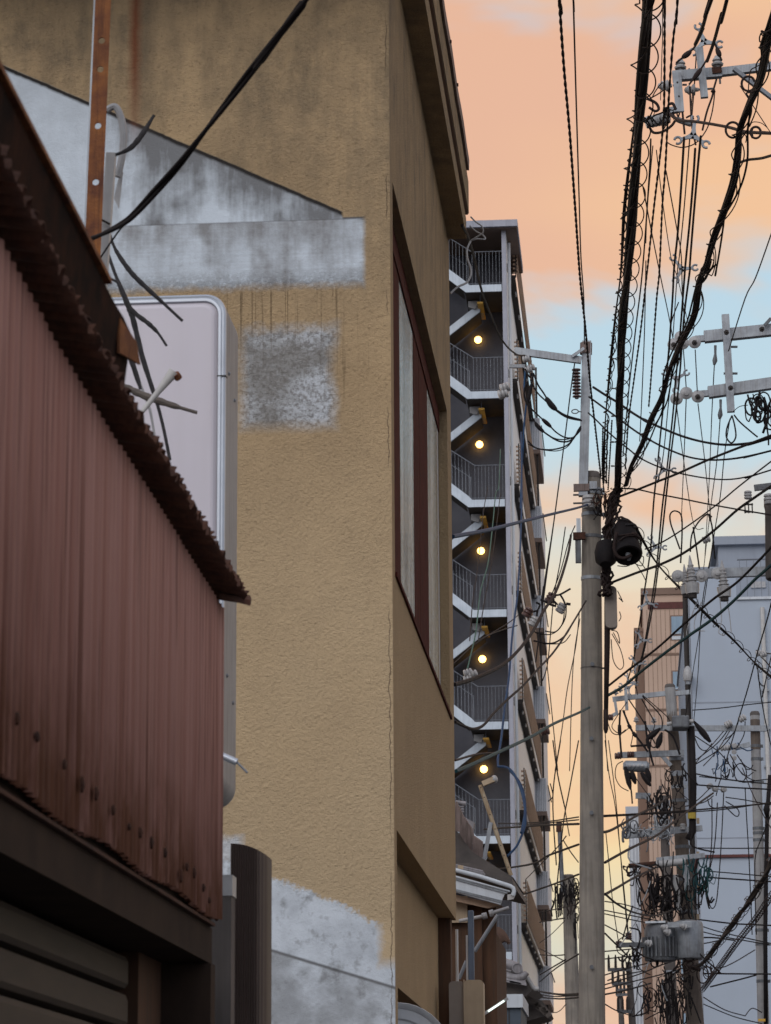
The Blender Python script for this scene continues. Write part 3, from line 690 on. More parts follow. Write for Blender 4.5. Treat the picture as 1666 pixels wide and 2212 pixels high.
def taped(label, f, pts, y, r, fat, m='tape', name='taped_cable_end', group=None):
    P = spline(pts_at(f, pts, y), 6); k = len(P)
    rs = [r + (fat-r)*max(0, math.sin(math.pi*min(1, max(0, (i/k-.2)/.6))))**.35*(.62+.14*math.sin(i*2.1)) for i in range(k)]
    tag(MB().tube(P, rs, 8).build(name, m, None, 'auto'), label, 'cable', group)
taped('cut black cable with taped splice pointing up beside the grey hose loop', cA, [(690, 930), (780, 890), (850, 810), (925, 690)], 6.35, .004, .0085)
taped('cut black cable with taped splice hanging over the sign frame corner', cA, [(650, 1380), (690, 1490), (760, 1600), (830, 1680), (960, 1800), (1095, 1925)], 6.5, .0035, .0075)
taped('long black taped cable hanging down across the white sign face', cA, [(640, 1500), (690, 1640), (730, 1740), (775, 1850), (800, 1920), (860, 2160), (960, 2480), (1020, 2760)], 6.6, .004, .0085)
taped('short black cable curling onto the white sign face', cA, [(625, 1665), (700, 1690), (740, 1760), (790, 1860), (890, 1940), (950, 2000), (1000, 2075)], 6.55, .003, .0075)
taped('grey pink wire hanging behind the eave in front of the sign', cB, [(715, 240), (800, 340), (845, 470), (895, 600), (930, 800)], 6.5, .003, .0035, 'pvc_grey', 'loose_wire')
taped('splintered dark wooden stick lying across the eave', cB, [(690, 420), (760, 470), (860, 520), (1020, 575), (1178, 622)], 6.3, .004, .011, 'wood_grey', 'wooden_stick')
taped('dark taped stub hanging above the wooden stick', cB, [(740, 180), (780, 290), (840, 480)], 6.4, .004, .008)
a_, c_ = WY(cB(828, 645), 6.2), WY(cB(1040, 378), 6.2)
o = thing('broken_pipe', a_, 'pale broken plastic pipe propped on the eave in front of the sign', 'pipe')
MB().tube([a_, a_.lerp(c_, .55), a_.lerp(c_, .8), c_], [.005, .007, .010, .013], 10).build('tube', 'pvc', o, 'auto')
MB().tube([c_+Vector((.004, -.004, -.006)), c_+Vector((.010, .006, -.014))], .009, 8).build('rusty_end', 'rust', o)

# ================================================================== stair tower apartment building
YT = 77.0
lv = [W.z for W in (WY((1040, 615), YT), WY((1052, 1806), YT))]
FH = (lv[0]-lv[1])/5; floors = [lv[0]-FH*k for k in range(-0, 9) if lv[0]-FH*k > .5]
xL, xR = WY((1006, 1090), YT).x, WY((1091, 1090), YT).x
xP = WY((1099, 900), YT).x
YB = YT+2.1; zroof = WY((1050, 497), YT).z; zrt = WY((1050, 483), YT).z
tw = thing('stair_apartment_block', (xR-4, 90, 0), 'tall grey apartment block with open zigzag stairs and brown slatted balconies', 'building')
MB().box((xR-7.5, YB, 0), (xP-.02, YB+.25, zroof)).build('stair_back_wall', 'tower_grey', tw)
MB().box((xR-7.5, YB+.25, 0), (xP-.021, 112, zroof-.3)).build('main_block', 'tower_wall', tw)
MB().box((xR+.02, YT, 0), (xP, YT+.22, zroof-.02)).build('corner_pier', 'tower_pier', tw)
MB().box((xP-.10, YT+.221, 0), (xP, YB-.001, zroof-.02)).build('stair_side_wall', 'tower_wall', tw)
MB().box((xP-.019, YB, 0), (xP+.005, 111.9, zroof-.3)).build('street_wall', 'tower_wall', tw)
xro = WY((1118, 490), YT-.3).x
roof = MB().box((xR-7.5, YT-.3, zroof), (xro, 81, zrt)).build('roof', 'tower_pier', tw)
MB().box((xR-7.4, YT-.2, zroof-.03), (xro-.03, 80.95, zroof-.002)).build('roof_soffit', 'roof_soffit', roof)
MB().box((xR-7.5, YB-.03, zroof-1.02), (xP-.12, YB-.001, zroof-.98)).build('wall_joint', 'dark_metal', tw)
SL = math.tan(R(39))
bal0 = None; RH = .96
def sbeam(x0, z0, x1, z1, y, h, t, name, m, par):
    return MB().prism([(x0, y, z0), (x1, y, z1), (x1, y, z1+h), (x0, y, z0+h)], (0, t, 0)).build(name, m, par)
for fi, zf in enumerate(floors):
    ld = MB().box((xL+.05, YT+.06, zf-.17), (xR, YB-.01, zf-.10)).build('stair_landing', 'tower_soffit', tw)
    MB().prism([(xL-.02, YT, zf-.12), (xL+.08, YT, zf-.20), (xR, YT, zf-.20), (xR, YT, zf), (xL+.18, YT, zf), (xL+.10, YT, zf+.09), (xL-.02, YT, zf+.19)], (0, .055, 0)).build('edge_beam', 'stair_white', ld)
    # front flight climbs to the left, rear flight drops to the left
    run = 2.2
    fl = sbeam(xL-.02-run, zf-.12+run*SL, xL-.02, zf-.12, YT, .31, .05, 'stair_flight', 'stair_white', tw)
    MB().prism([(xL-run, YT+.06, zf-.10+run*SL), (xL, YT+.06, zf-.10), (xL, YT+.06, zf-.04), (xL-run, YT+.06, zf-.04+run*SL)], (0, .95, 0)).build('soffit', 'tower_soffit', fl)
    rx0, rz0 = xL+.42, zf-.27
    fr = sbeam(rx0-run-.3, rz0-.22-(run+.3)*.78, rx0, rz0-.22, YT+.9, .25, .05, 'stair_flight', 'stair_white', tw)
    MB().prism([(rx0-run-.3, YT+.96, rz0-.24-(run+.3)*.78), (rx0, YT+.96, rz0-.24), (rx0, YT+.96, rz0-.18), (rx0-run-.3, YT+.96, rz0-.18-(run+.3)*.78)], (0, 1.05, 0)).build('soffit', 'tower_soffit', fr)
    MB().prism([(xL+.10, YT+.8, zf-.38), (xL+.30, YT+.8, zf-.44), (xL+.38, YT+.8, zf-.21), (xL+.10, YT+.8, zf-.21)], (0, .25, 0)).build('landing_bracket', 'pvc_grey', ld)
    # railing
    rl = MB().tube([(xR+.01, YT+.03, zf+RH), (xL+.26, YT+.03, zf+RH), (xL-run, YT+.03, zf+RH+.10+(run+.2)*SL*.82)], .012, 6).build('railing', 'rail_grey', tw)
    MB().tube([(xR+.01, YT+.03, zf+.05), (xL+.12, YT+.03, zf+.05)], .008, 6).build('bottom_rail', 'rail_grey', rl)
    MB().tube([(xL+.10, YT+1.0, zf+RH-.10), (xL-run, YT+1.0, zf+RH-.10+(run+.1)*SL*.86)], .010, 6).build('inner_rail', 'rail_grey', rl)
    MB().tube([(xL+.10, YT+1.0, zf+.02), (xL+.10, YT+1.0, zf+RH-.08)], .014, 6).build('newel', 'rail_grey', rl)
    for k in range(9):
        x = xR-.05-.094*k
        if x < xL+.14: break
        p = (x, YT+.03, zf)
        if bal0 is None:
            bal0 = MB().tube([(x, YT+.03, zf-.10), (x, YT+.03, zf+RH)], .0048, 4).build('baluster', 'rail_grey', rl); bp = Vector(p)
        else: inst('baluster', bal0, rl, Vector(p)-bp)
    for k in range(15):
        x = xL+.10-.094*k
        z = zf + (xL+.2-x)*SL*.84
        inst('baluster', bal0, rl, Vector((x, YT+.03, z+.06))-bp)
        if k < 8: inst('baluster', bal0, rl, Vector((x-.04, YT+1.0, z-.06))-bp)
    # hanging fluorescent batten and round wall lamp
    q = WY((1034, 885), YT+.4); dz = floors[1]-q.z; xa = q.x; zz = zf-dz
    fx = MB().box((xa, YT+.4, zz), (xa+.16, YT+1.95, zz+.05)).build('light_fitting', 'fixture', tw)
    MB().tube([(xa+.08, YT+.42, zz+.05), (xa+.08, YT+.42, zf-.17)], .008, 6).build('stem', 'rail_grey', fx)
    MB().box((xa+.03, YT+1.3, zz-.004), (xa+.14, YT+1.9, zz-.001)).build('diffuser', 'beige', fx)
    lx = WY((1033, 734), YB-.1); lz = zf-(floors[0]-lx.z)
    gl = MB().lathe((lx.x, YB-.001, lz), (lx.x, YB-1, lz), [(0, .09), (.03, .09), (.032, .02)], 16).build('wall_lamp', 'dark_metal', tw)
    s = MB(); s.lathe((lx.x, YB-.03, lz), (lx.x, YB-1, lz), [(0.004+.10*(1-math.cos(R(a)))*.7, max(.002, .103*math.sin(R(a)))) for a in (20, 40, 60, 80, 100, 120, 140, 160, 178)], 20)
    s.build('globe', 'lamp', gl, True)
# street front: slatted balconies then white balconies further along
xb_ = WY((1131, 1430), YT+2.2).x; yb0, yb1 = YT+2.2, WX((1166, 1430), xb_).y
slat0 = None
zlo = floors[1]-WY((0, 0), 10).z*0
zp_top = WY(nB(480, 1140), yb0).z; zp_bot = WY(nB(488, 1780), yb0).z
koff = [f for f in floors]
ph = zp_top-zp_bot; ref = min(range(len(floors)), key=lambda i: abs(floors[i]-zp_bot)); dzp = zp_bot-floors[ref]
for fi, zf in enumerate(floors):
    z0 = zf+dzp
    bl = MB().box((xP+.01, yb0, z0-.16), (xb_-.05, yb1, z0-.04)).build('slatted_balcony', 'dark_metal', tw)
    ns = 11
    MB().box((xb_-.30, yb0+.05, z0-.04), (xb_-.27, yb1-.05, z0+ph+.15)).build('shade_panel', 'dark_metal', bl)  # added near-black panel, standing in for the shade inside the balcony
    for k in range(ns):
        z = z0 + ph*k/ns
        if slat0 is None:
            slat0 = MB().box((xb_-.012, yb0, z), (xb_+.012, yb1, z+ph/ns*.52)).build('slat', 'slat_brown', bl); sz = z
        else: inst('slat', slat0, bl, (0, 0, z-sz))
    MB().box((xb_-.05, yb0+.02, z0-.1), (xb_-.02, yb0+.06, z0+ph)).build('slat_post', 'dark_metal', bl)
    for k in range(9):
        MB().box((xb_-.11, yb0-.02-.0*k, z0+ph*k/9), (xb_-.045, yb0+.0, z0+ph*k/9+.05)).build('slat_bracket', 'slat_brown', bl)
    for k in range(7):
        yy = yb0 + (yb1-yb0)*(k+.5)/7
        MB().box((xb_-.10, yy, z0-.22), (xb_-.06, yy+.35, z0-.165)).build('under_light', 'porcelain', bl)
    MB().box((xb_-.06, yb1-.3, z0-1.9), (xb_-.02, yb1-.26, z0-.16)).build('balcony_post', 'dark_metal', bl)
    # white balcony further down the street
    xw = WY((1175, 1400), 95).x; zb = z0-1.27
    wb = MB().box((xP+.01, 95, zb), (xw, 99.4, zb+.14)).build('white_balcony', 'roof_soffit', tw)
    MB().box((xP+.01, 95, zb+.141), (xw, 95.1, zb+1.22)).build('end_panel', 'bal_white', wb)
    MB().box((xw-.08, 95.101, zb+.141), (xw, 99.4, zb+1.22)).build('front_panel', 'bal_white', wb)
    for k in range(6):
        xx = xP+.04+(xw-xP-.04)*k/6
        MB().box((xx, 94.985, zb+.15), (xx+.012, 94.998, zb+1.2)).build('panel_joint', 'rail_grey', wb)
    MB().tube([(xw+.05, 95.2, zb+1.0), (xw+.05, 99.4, zb+1.0)], .02, 6).build('outer_rail', 'dark_metal', wb)
    MB().tube([(xw-.10, 95.2, zb+1.22), (xw-.10, 95.2, zb+FH)], .035, 6).build('balcony_post', 'dark_metal', wb)
    # small vents and a pipe bracket on the pale street wall
    for dy, dzv in ((.4, .5), (1.0, 1.5), (2.4, .9)):
        MB().box((xP+.001, YT+dy, zf+dzv), (xP+.02, YT+dy+.12, zf+dzv+.22)).build('vent', 'galv_dark', tw)
MB().tube([(xP+.05, YT+.9, 0), (xP+.05, YT+.9, zroof-.1)], .04, 8).build('downpipe', 'tower_wall', tw)

# ================================================================== buildings on the right
YW = 66.0
wbz = lambda v: WY(v, YW)
xl = wbz((1496, 1500)).x; ztop = wbz((1520, 1232)).z; zt2 = wbz((1600, 1296)).z; xst = wbz((1590, 1260)).x
bw = thing('blue_grey_building', (xl+4, 72, 0), 'plain blue grey rendered building with stepped roof and blank side wall', 'building')
MB().box((xl, YW, 0), (xst, 82, ztop)).build('main_wall', 'bluewall', bw)
MB().box((xst, YW+.003, 0), (xl+9, 82, zt2)).build('terrace_wall', 'bluewall', bw)
MB().box((xst+.002, YW-.05, zt2), (xl+9, YW+.2, zt2+.06)).build('terrace_coping', 'white_paint', bw)
MB().box((xl-.04, YW-.04, ztop), (xst+.04, 82, ztop+.07)).build('coping', 'bluewall2', bw)
zph = wbz((1600, 1172)).z*1.04; xph = WY((1552, 1200), 69).x
zph = WY((1600, 1178), 69).z
MB().box((xph, 69, zt2-.5), (xl+9, 80, zph)).build('penthouse', 'bluewall2', bw)
MB().box((xph-.12, 68.85, zph), (xl+9, 80.2, zph+.2)).build('penthouse_roof', 'bluewall2', bw)
MB().box((xph+.75, 68.96, zph-1.05), (xph+1.1, 69, zph-.9)).build('vent', 'porcelain', bw)
rl = MB().tube([(xst+.05, YW+.05, zt2+.95), (xl+9, YW+.05, zt2+.95)], .02, 6).build('roof_railing', 'rail_grey', bw)
b0 = None
for k in range(30):
    x = xst+.1+.16*k
    if b0 is None: b0 = MB().tube([(x, YW+.05, zt2+.06), (x, YW+.05, zt2+.95)], .012, 4).build('baluster', 'rail_grey', rl)
    else: inst('baluster', b0, rl, (.16*k, 0, 0))
zr_ = WY((1560, 1853), 63).z; xlr = WY((1512, 1900), 63).x
lo = MB().box((xlr, 63, 0), (xl+9, YW-.01, zr_)).build('lower_wing', 'bluewall', bw)
MB().box((xlr-.06, 62.94, zr_), (xl+9, YW-.01, zr_+.06)).build('wing_coping', 'coping', lo)
for k in range(5):                                               # street side windows and pipes, seen edge-on
    z = 2.2+2.9*k
    f = MB().box((xl-.05, 68, z), (xl-.003, 70.5, z+1.5)).build('window', 'dark_metal', bw)
    MB().box((xl-.06, 68.1, z+.1), (xl-.052, 70.4, z+1.4)).build('pane', 'glass', f)
MB().tube([(xl-.09, 66.4, 0), (xl-.09, 66.4, ztop-.4)], .06, 8).build('downpipe', 'dark_metal', bw)
for k in range(1, 5):
    z = ztop*k/5; MB().box((xl+.002, YW-.008, z), (xst-.002, YW-.001, z+.025)).build('wall_seam', 'bluewall2', bw); MB().box((xst+.002, YW-.006, z), (xl+9, YW+.002, z+.025)).build('wall_seam', 'bluewall2', bw)
xpp = WY((1661, 1700), YW-.1).x
MB().tube([(xpp, YW-.08, zr_+.1), (xpp, YW-.08, zt2-.2)], .05, 8).build('downpipe', 'pvc', bw, 'auto')
for k in range(6):
    z = zr_+.6+(zt2-zr_-1)*k/6; MB().box((xpp-.08, YW-.10, z), (xpp+.08, YW-.001, z+.05)).build('pipe_bracket', 'galv', bw)
vp_ = WY((1486, 1456), 65.6); s = MB()
s.lathe(vp_+Vector((0, 0, -.16)), vp_+Vector((0, 0, 1)), [(0, .09), (.02, .10), (.14, .105), (.26, .085), (.33, .04), (.345, .005)], 16)
hd = s.build('vent_hood', 'porcelain', bw, 'auto')
MB().lathe(vp_+Vector((0, 0, -.24)), vp_+Vector((0, 0, 1)), [(0, .06), (.08, .06)], 12).build('lamp_body', 'galv', hd)
MB().box((vp_.x, vp_.y, vp_.z-.05), (xl+.02, YW+.01, vp_.z+.01)).build('bracket', 'galv', hd)

YTN = 150.0
tn = thing('tan_apartment_block', (1.5+2, 158, 0), 'tall tan clad apartment block with vertical joints and blue curtained windows', 'building')
tv = lambda v: WY(v, YTN)
tx0 = tv((1397, 1600)).x; tz = tv((1420, 1285)).z; tx1 = tx0+7.5
MB().box((tx0, YTN, 0), (tx1, 166, tz)).build('wall', 'tan_wall', tn)
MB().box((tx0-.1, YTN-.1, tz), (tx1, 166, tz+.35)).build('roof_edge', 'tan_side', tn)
MB().box((tx0+.25, YTN-.05, tz-.75), (tx1, YTN-.002, tz-.4)).build('eave_band', 'coping', tn)
xs1 = WY((1380, 1700), YTN+3).x
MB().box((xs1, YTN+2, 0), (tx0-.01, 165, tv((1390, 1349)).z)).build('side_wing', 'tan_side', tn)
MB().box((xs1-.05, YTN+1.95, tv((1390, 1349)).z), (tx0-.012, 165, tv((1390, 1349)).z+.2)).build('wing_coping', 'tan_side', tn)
for k in range(17):
    x = tx0+.18+.235*k
    MB().box((x, YTN-.014, 0), (x+.022, YTN-.001, tz-.8)).build('cladding_joint', 'tan_joint', tn)
zc1 = tv((1430, 1411)).z; pit = tv((1430, 1411)).z-tv((1430, 1531)).z
for k in range(10):
    z = zc1-pit*k
    if z < .5: break
    MB().box((tx0+.01, YTN-.035, z-.12), (tx1, YTN-.016, z)).build('storey_band', 'tan_joint', tn)
    wx0 = tx0+1.36; zt_ = z + (tv((1430, 1330)).z-zc1)
    wd = MB().box((wx0, YTN-.05, zt_-1.28), (wx0+1.75, YTN-.036, zt_)).build('window', 'tan_side', tn)
    MB().box((wx0+.08, YTN-.075, zt_-1.0), (wx0+1.67, YTN-.051, zt_-.07)).build('pane', 'curtain', wd)
    MB().box((wx0+.08, YTN-.075, zt_-1.28), (wx0+1.67, YTN-.052, zt_-1.1)).build('sill', 'white_paint', wd)
    MB().tube([(wx0+.05, YTN-.2, zt_-.98), (wx0+1.7, YTN-.2, zt_-.98)], .02, 5).build('guard_rail', 'white_paint', wd)
    MB().box((wx0+.05, YTN-.2, zt_-1.0), (wx0+.09, YTN-.05, zt_-.96)).build('rail_bracket', 'white_paint', wd)
YF = 185.0
fb = thing('pale_far_building', (0, 190, 0), 'slim pale grey building beyond the tan apartment block', 'building')
fx0, fx1 = WY((1362, 1900), YF).x, WY((1400, 1900), YF).x; fz = WY((1370, 1760), YF).z
MB().box((fx0, YF, 0), (fx1, 198, fz)).build('wall', 'pale_wall', fb)
for k in range(5):
    x = fx0+.1+(fx1-fx0)*k/5
    MB().box((x, YF-.06, 0), (x+.10, YF-.002, fz-.2)).build('pilaster', 'white_paint', fb)
MB().box((fx0-.2, YF-.2, fz), (fx1+.1, 198, fz+.5)).build('parapet', 'pale_wall', fb)

# ================================================================== old houses past the ochre one
YO = 19.0
def o_(x, y, d=YO): return WY(n6(x, y), d)
oh = thing('old_gabled_house', (o_(500, 1500).x-1.2, YO+1.5, 0), 'old wooden house with white barge board and sagging rusted roof sheets', 'house')
# white barge board sloping down to the street, round capping on top
b = MB().prism([o_(60, 1290), o_(1130, 1590), o_(1030, 1640), o_(950, 1840), o_(60, 1590)], (0, .05, 0)).build('barge_board', 'white_paint', oh)
for a, c in (((60, 1330), (1130, 1612)), ((60, 1360), (1080, 1640)), ((60, 1545), (985, 1775)), ((60, 1565), (975, 1800))):
    q0, q1 = o_(*a, YO-.006), o_(*c, YO-.006); MB().beam(q0, q1, .008, .006).build('moulding', 'galv', b)
MB().tube([o_(40, 1195), o_(600, 1340), o_(1130, 1510), o_(1185, 1545), o_(1200, 1600), o_(1175, 1680)], .0145, 10).build('verge_cap', 'white_paint', oh, 'auto')
MB().prism([o_(1080, 1660), o_(1230, 1640), o_(1180, 1740), o_(1080, 1760)], (0, .05, 0)).build('downpipe_elbow', 'pvc', oh)
MB().prism([o_(60, 1640, YO+.06), o_(960, 1850, YO+.06), o_(720, 1905, YO+.06), o_(60, 1760, YO+.06)], (0, .9, .06)).build('eave_soffit', 'slat_brown', oh)
MB().prism([o_(60, 1100, YO+.1), o_(420, 1090, YO+.1), o_(700, 1220, YO+.1), o_(1160, 1350, YO+.1), o_(1190, 1500, YO+.1), o_(60, 1240, YO+.1)], (0, 2.4, .1)).build('roof', 'tile_dark', oh)
for k in range(3):
    MB().tube([o_(80+k*10, 1120+40*k, YO+.07), o_(640+20*k, 1250+28*k, YO+.07)], .009, 8).build('roof_tile', 'tile', oh)
MB().prism([o_(190, 1130, YO+.06), o_(290, 1140, YO+.06), o_(290, 1210, YO+.06), o_(190, 1190, YO+.06)], (0, .03, 0)).build('orange_board', 'beige', oh)
# stack of rusted sheets leaning over the roof
sh = [[(120, 60), (170, 0), (300, 270), (215, 540), (120, 520)], [(250, 330), (310, 280), (420, 450), (330, 740), (215, 560)], [(350, 380), (440, 470), (480, 600), (440, 890), (335, 750)],
      [(470, 610), (640, 730), (640, 1000), (520, 1000), (450, 890)]]
for i, pl in enumerate(sh):
    MB().prism([o_(*p, YO+.3+.15*i) for p in pl], (0, .02, .01)).build('rusted_sheet', 'rusty_sheet', oh)
MB().prism([o_(330, 280, YO+.9), o_(490, 370, YO+.9), o_(450, 540, YO+.9), o_(400, 470, YO+.9)], (0, .1, 0)).build('ridge_end', 'tile', oh)
MB().tube([o_(150, 0, YO+1), o_(330, 30, YO+1)], .014, 8).build('ridge_roll', 'tile', oh)
for k in range(3): MB().tube([o_(215, 90+40*k, YO+1), o_(300, 85+45*k, YO+1)], .006, 6).build('ridge_tile', 'tile', oh)
MB().prism([o_(60, 500, YO+.5), o_(215, 560, YO+.5), o_(440, 890, YO+.5), o_(1180, 1350, YO+.5), o_(60, 1110, YO+.5)], (0, 2.2, .1)).build('roof_underlay', 'tile_dark', oh)
wx1 = o_(700, 1800, YO+.2).x
MB().box((wx1-2.5, YO+.2, 0), (wx1-.03, YO+4, o_(500, 1850, YO+.2).z)).build('wall', 'wood', oh)
MB().box((wx1-.029, YO+.25, 0), (wx1+.06, YO+.34, o_(700, 1880, YO+.2).z)).build('corner_post', 'wood', oh)
q = o_(220, 1830, YO+.15)
MB().box((q.x-.1, q.y, q.z-.12), (q.x+.05, q.y+.04, q.z+.05)).build('window_panel', 'beige', oh)

# beige perforated lamp post with brace and lamp
lp = thing('bent_lamp_pole', WY(cG(1085, 800), 21), 'leaning beige perforated steel pole with floodlight head and grey brace above old roof', 'lamp')
pa, pb = WY(cG(848, 108), 20.6), WY(cG(1088, 805), 20.6)
MB().tube([pb, pa], .0155, 12).build('pole', mat('beige_rusty_steel', (.46, .38, .27), (.34, .24, .14), .6, .1, scale=14, streak=.5, dirt=(.16, .07, .03)), lp, 'auto')
for t_ in (.03, .14, .33, .49, .67, .78, .91):
    q = pa.lerp(pb, t_)+Vector((0, -.0145, 0)); MB().lathe(q, q+Vector((0, -1, 0)), [(0, .0045), (.003, .004)], 8).build('bolt_hole', 'rust_dark', lp)
MB().beam(WY(cG(932, 395), 20.58), WY(cG(876, 715), 20.58), .028, .012, (0, 1, 0)).build('brace', 'galv', lp)
h0, h1 = WY(cG(868, 100), 20.6), WY(cG(958, 62), 20.6)
hdm = MB().beam(h0, h1, .05, .036).build('lamp_head', 'beige', lp)
q = WY(cG(960, 62), 20.6); MB().lathe(q-Vector((.012, 0, .004)), q+Vector((1, 0, .3)), [(0, .026), (.014, .029), (.026, .026), (.034, .014), (.036, .002)], 14).build('lens', 'porcelain', hdm, True)

# second old house with curved tiled eaves
YQ = 31.0
def q_(x, y, d=YQ): return WY(n7(x, y), d)
th = thing('tiled_roof_house', (q_(700, 1000).x-1.2, YQ+2, 0), 'small old house with silver grey clay tiled eave and round ridge end', 'house')
xe = q_(1230, 1500).x
MB().box((xe-3, YQ+.5, 0), (q_(1150, 1300, YQ+.5).x, YQ+6, q_(900, 960, YQ+.5).z)).build('wall', 'wood', th)
MB().prism([q_(640, 930), q_(960, 925), q_(1190, 940), q_(1310, 1050), q_(1180, 1170), q_(640, 1170)], (0, 3, .1)).build('eave_underside', 'tile_dark', th)
for i in range(3):
    for k in range(4):
        a0 = q_(700+14*i+75*k, 700+60*i+13*k, YQ-.05*i); a1 = a0+Vector((.16, 0, -.036))
        MB().add([a0, a1, a1+Vector((.03, -.12, -.10)), a0+Vector((.03, -.12, -.10)), a0+Vector((0, 0, .02)), a1+Vector((0, 0, .02)), a1+Vector((.03, -.12, -.08)), a0+Vector((.03, -.12, -.08))],
                 [(0, 1, 2, 3), (4, 7, 6, 5), (2, 6, 7, 3), (1, 5, 6, 2), (0, 3, 7, 4), (0, 4, 5, 1)]).build('roof_tile', 'tile', th)
rdg = MB().tube([q_(560, 640, YQ-.1), q_(820, 690, YQ-.1), q_(1070, 775, YQ-.1)], .105*.5, 12).build('ridge', 'tile', th, 'auto')
for k in range(3):
    MB().tube([q_(600, 690+38*k, YQ-.12), q_(990, 790+38*k, YQ-.12)], .014, 8).build('ridge_course', 'tile', rdg)
cc = q_(1062, 790, YQ-.14); MB().lathe(cc, cc+Vector((.25, -1, 0)), [(0, .055), (.02, .058), (.04, .055), (.041, .045), (.03, .042)], 20).build('ridge_end_tile', 'tile', th, 'auto')
MB().tube(spline([q_(930, 905, YQ-.16), q_(1060, 920, YQ-.16), q_(1150, 900, YQ-.16), q_(1205, 840, YQ-.16)], 5), [.045]*8+[.04]*4+[.032]*3+[.02], 10).build('eave_tile', 'tile', th, 'auto')
MB().tube(spline([q_(1205, 910), q_(1260, 1000), q_(1310, 1065), q_(1365, 1060)], 5), .022, 8).build('gutter', 'pvc_grey', th, 'auto')
for k in range(6):
    a0 = q_(1180+45*k, 1180+28*k, YQ+.5); a1 = q_(1300+42*k, 1250+38*k, YQ+.5)
    MB().beam(a0, a1, .05, .06).build('rafter', 'wood_grey', th)
MB().prism([q_(1150, 1180, YQ+.6), q_(1400, 1220, YQ+.6), q_(1525, 1385, YQ+.6), q_(1480, 1425, YQ+.6), q_(1190, 1500, YQ+.6)], (0, 1.2, 0)).build('lower_eave', 'tile_dark', th)
# brown cloth awning, boards and struts between the houses
aw = thing('tattered_awning', q_(800, 600, 26), 'tattered brown cloth awning hanging in the gap between old houses', 'awning')
b = MB(); A = [(640, 260), (740, 225), (830, 230), (900, 280), (940, 340), (985, 430)]; B = [(600, 420), (680, 450), (760, 430), (850, 440), (900, 410), (950, 450)]
VA = [q_(*p, 26) for p in A]; VB = [q_(*p, 25.6) for p in B]
b.add(VA+VB+[v+Vector((0, .02, -.01)) for v in VA+VB], [(i, i+1, 7+i, 6+i) for i in range(5)]+[(12+i, 18+i, 19+i, 13+i) for i in range(5)]+[(i+6, i+7, i+19, i+18) for i in range(5)])
M['cloth_brown'] = mat('brown_cloth', (.10, .055, .038), (.07, .04, .028), .95, scale=8); b.build('cloth', 'cloth_brown', aw, True)
MB().tube([q_(600, 420, 25.6), q_(560, 760, 25.6)], .02, 6).build('pole', 'wood', aw)
MB().prism([q_(725, 450, 25.9), q_(790, 445, 25.9), q_(785, 520, 25.9), q_(770, 580, 25.9), q_(740, 520, 25.9)], (0, .01, 0)).build('cloth_scrap', 'pvc_grey', aw)
for x0_, x1_, m in ((500, 570, 'wood'), (572, 680, 'wood_grey'), (682, 722, 'wood')):
    a0 = q_(x0_, 600, 24); a1 = q_(x1_, 600, 24)
    tag(MB().box((a0.x, 24, 0), (a1.x, 24.06, a0.z+.05*(x0_ % 3))).build('wooden_board', m), 'upright brown plank beside the blue grey post', 'plank', 'planks beside the blue grey post')
pl = MB(); P_ = [q_(*p, 22) for p in ((815, 1190), (820, 700), (810, 480), (795, 340))]
pl.tube(P_, [.016, .018, .016, .008], 6); tag(pl.build('bamboo_stake', 'wood_grey'), 'thin dark weathered stake standing in front of the tiled eave', 'stake')
xA, xB = WY(n7(408, 600), 15.2).x, WY(n7(487, 600), 15.2).x
bp_ = thing('blue_grey_post', (xA, 15.2, 0), 'blue grey square steel post beside the beige meter box', 'post')
MB().box((xA, 15.2, 0), (xB, 15.24, WY(n7(440, 5), 15.2).z)).build('shaft', 'bluepost', bp_, bevel=.004)
MB().box((xA-.011, 15.205, 0), (xA-.001, 15.22, WY(n7(400, 340), 15.2).z)).build('edge_strip', 'pvc', bp_)
for i, (a, c, m, r, nm2, lb_) in enumerate((((285, 150), (655, 75), 'pvc', .012, 'white_pipe', 'white plastic pipe running level behind the blue grey post'),
                                 ((700, 50), (960, -30), 'pvc_grey', .013, 'grey_pipe', 'grey plastic pipe end with white couplings under the barge board'),
                                 ((495, 560), (810, 70), 'galv', .014, 'brace_pipe', 'grey steel brace pipe slanting from the blue grey post'),
                                 ((285, 930), (385, 690), 'galv', .013, 'brace_pipe', 'short grey pipe slanting behind the foot of the blue grey post'))):
    d = 16.0+.2*i; o = thing(nm2, WY(n7(*a), d), lb_, 'pipe'); MB().tube([WY(n7(*a), d), WY(n7(*c), d)], r*.8, 10).build('tube', m, o, 'auto')
    if i < 2:
        for t_ in (.05, .12) if i == 1 else (.9, .97):
            q = WY(n7(*a), d).lerp(WY(n7(*c), d), t_); MB().tube([q-Vector((.008, 0, .002)), q+Vector((.008, 0, .002))], r*1.5, 10).build('coupling', 'porcelain', o)
xA, xB = WY(n7(238, 600), 14.2).x, WY(n7(278, 600), 14.2).x
MB_ = MB().tube([(.5*(xA+xB), 14.2, 0), (.5*(xA+xB), 14.2, WY(n7(255, 262), 14.2).z)], (xB-xA)/2, 10)
tag(MB_.build('drain_pipe', 'pvc', None, 'auto'), 'thin white drain pipe against the end of the ochre house', 'pipe')
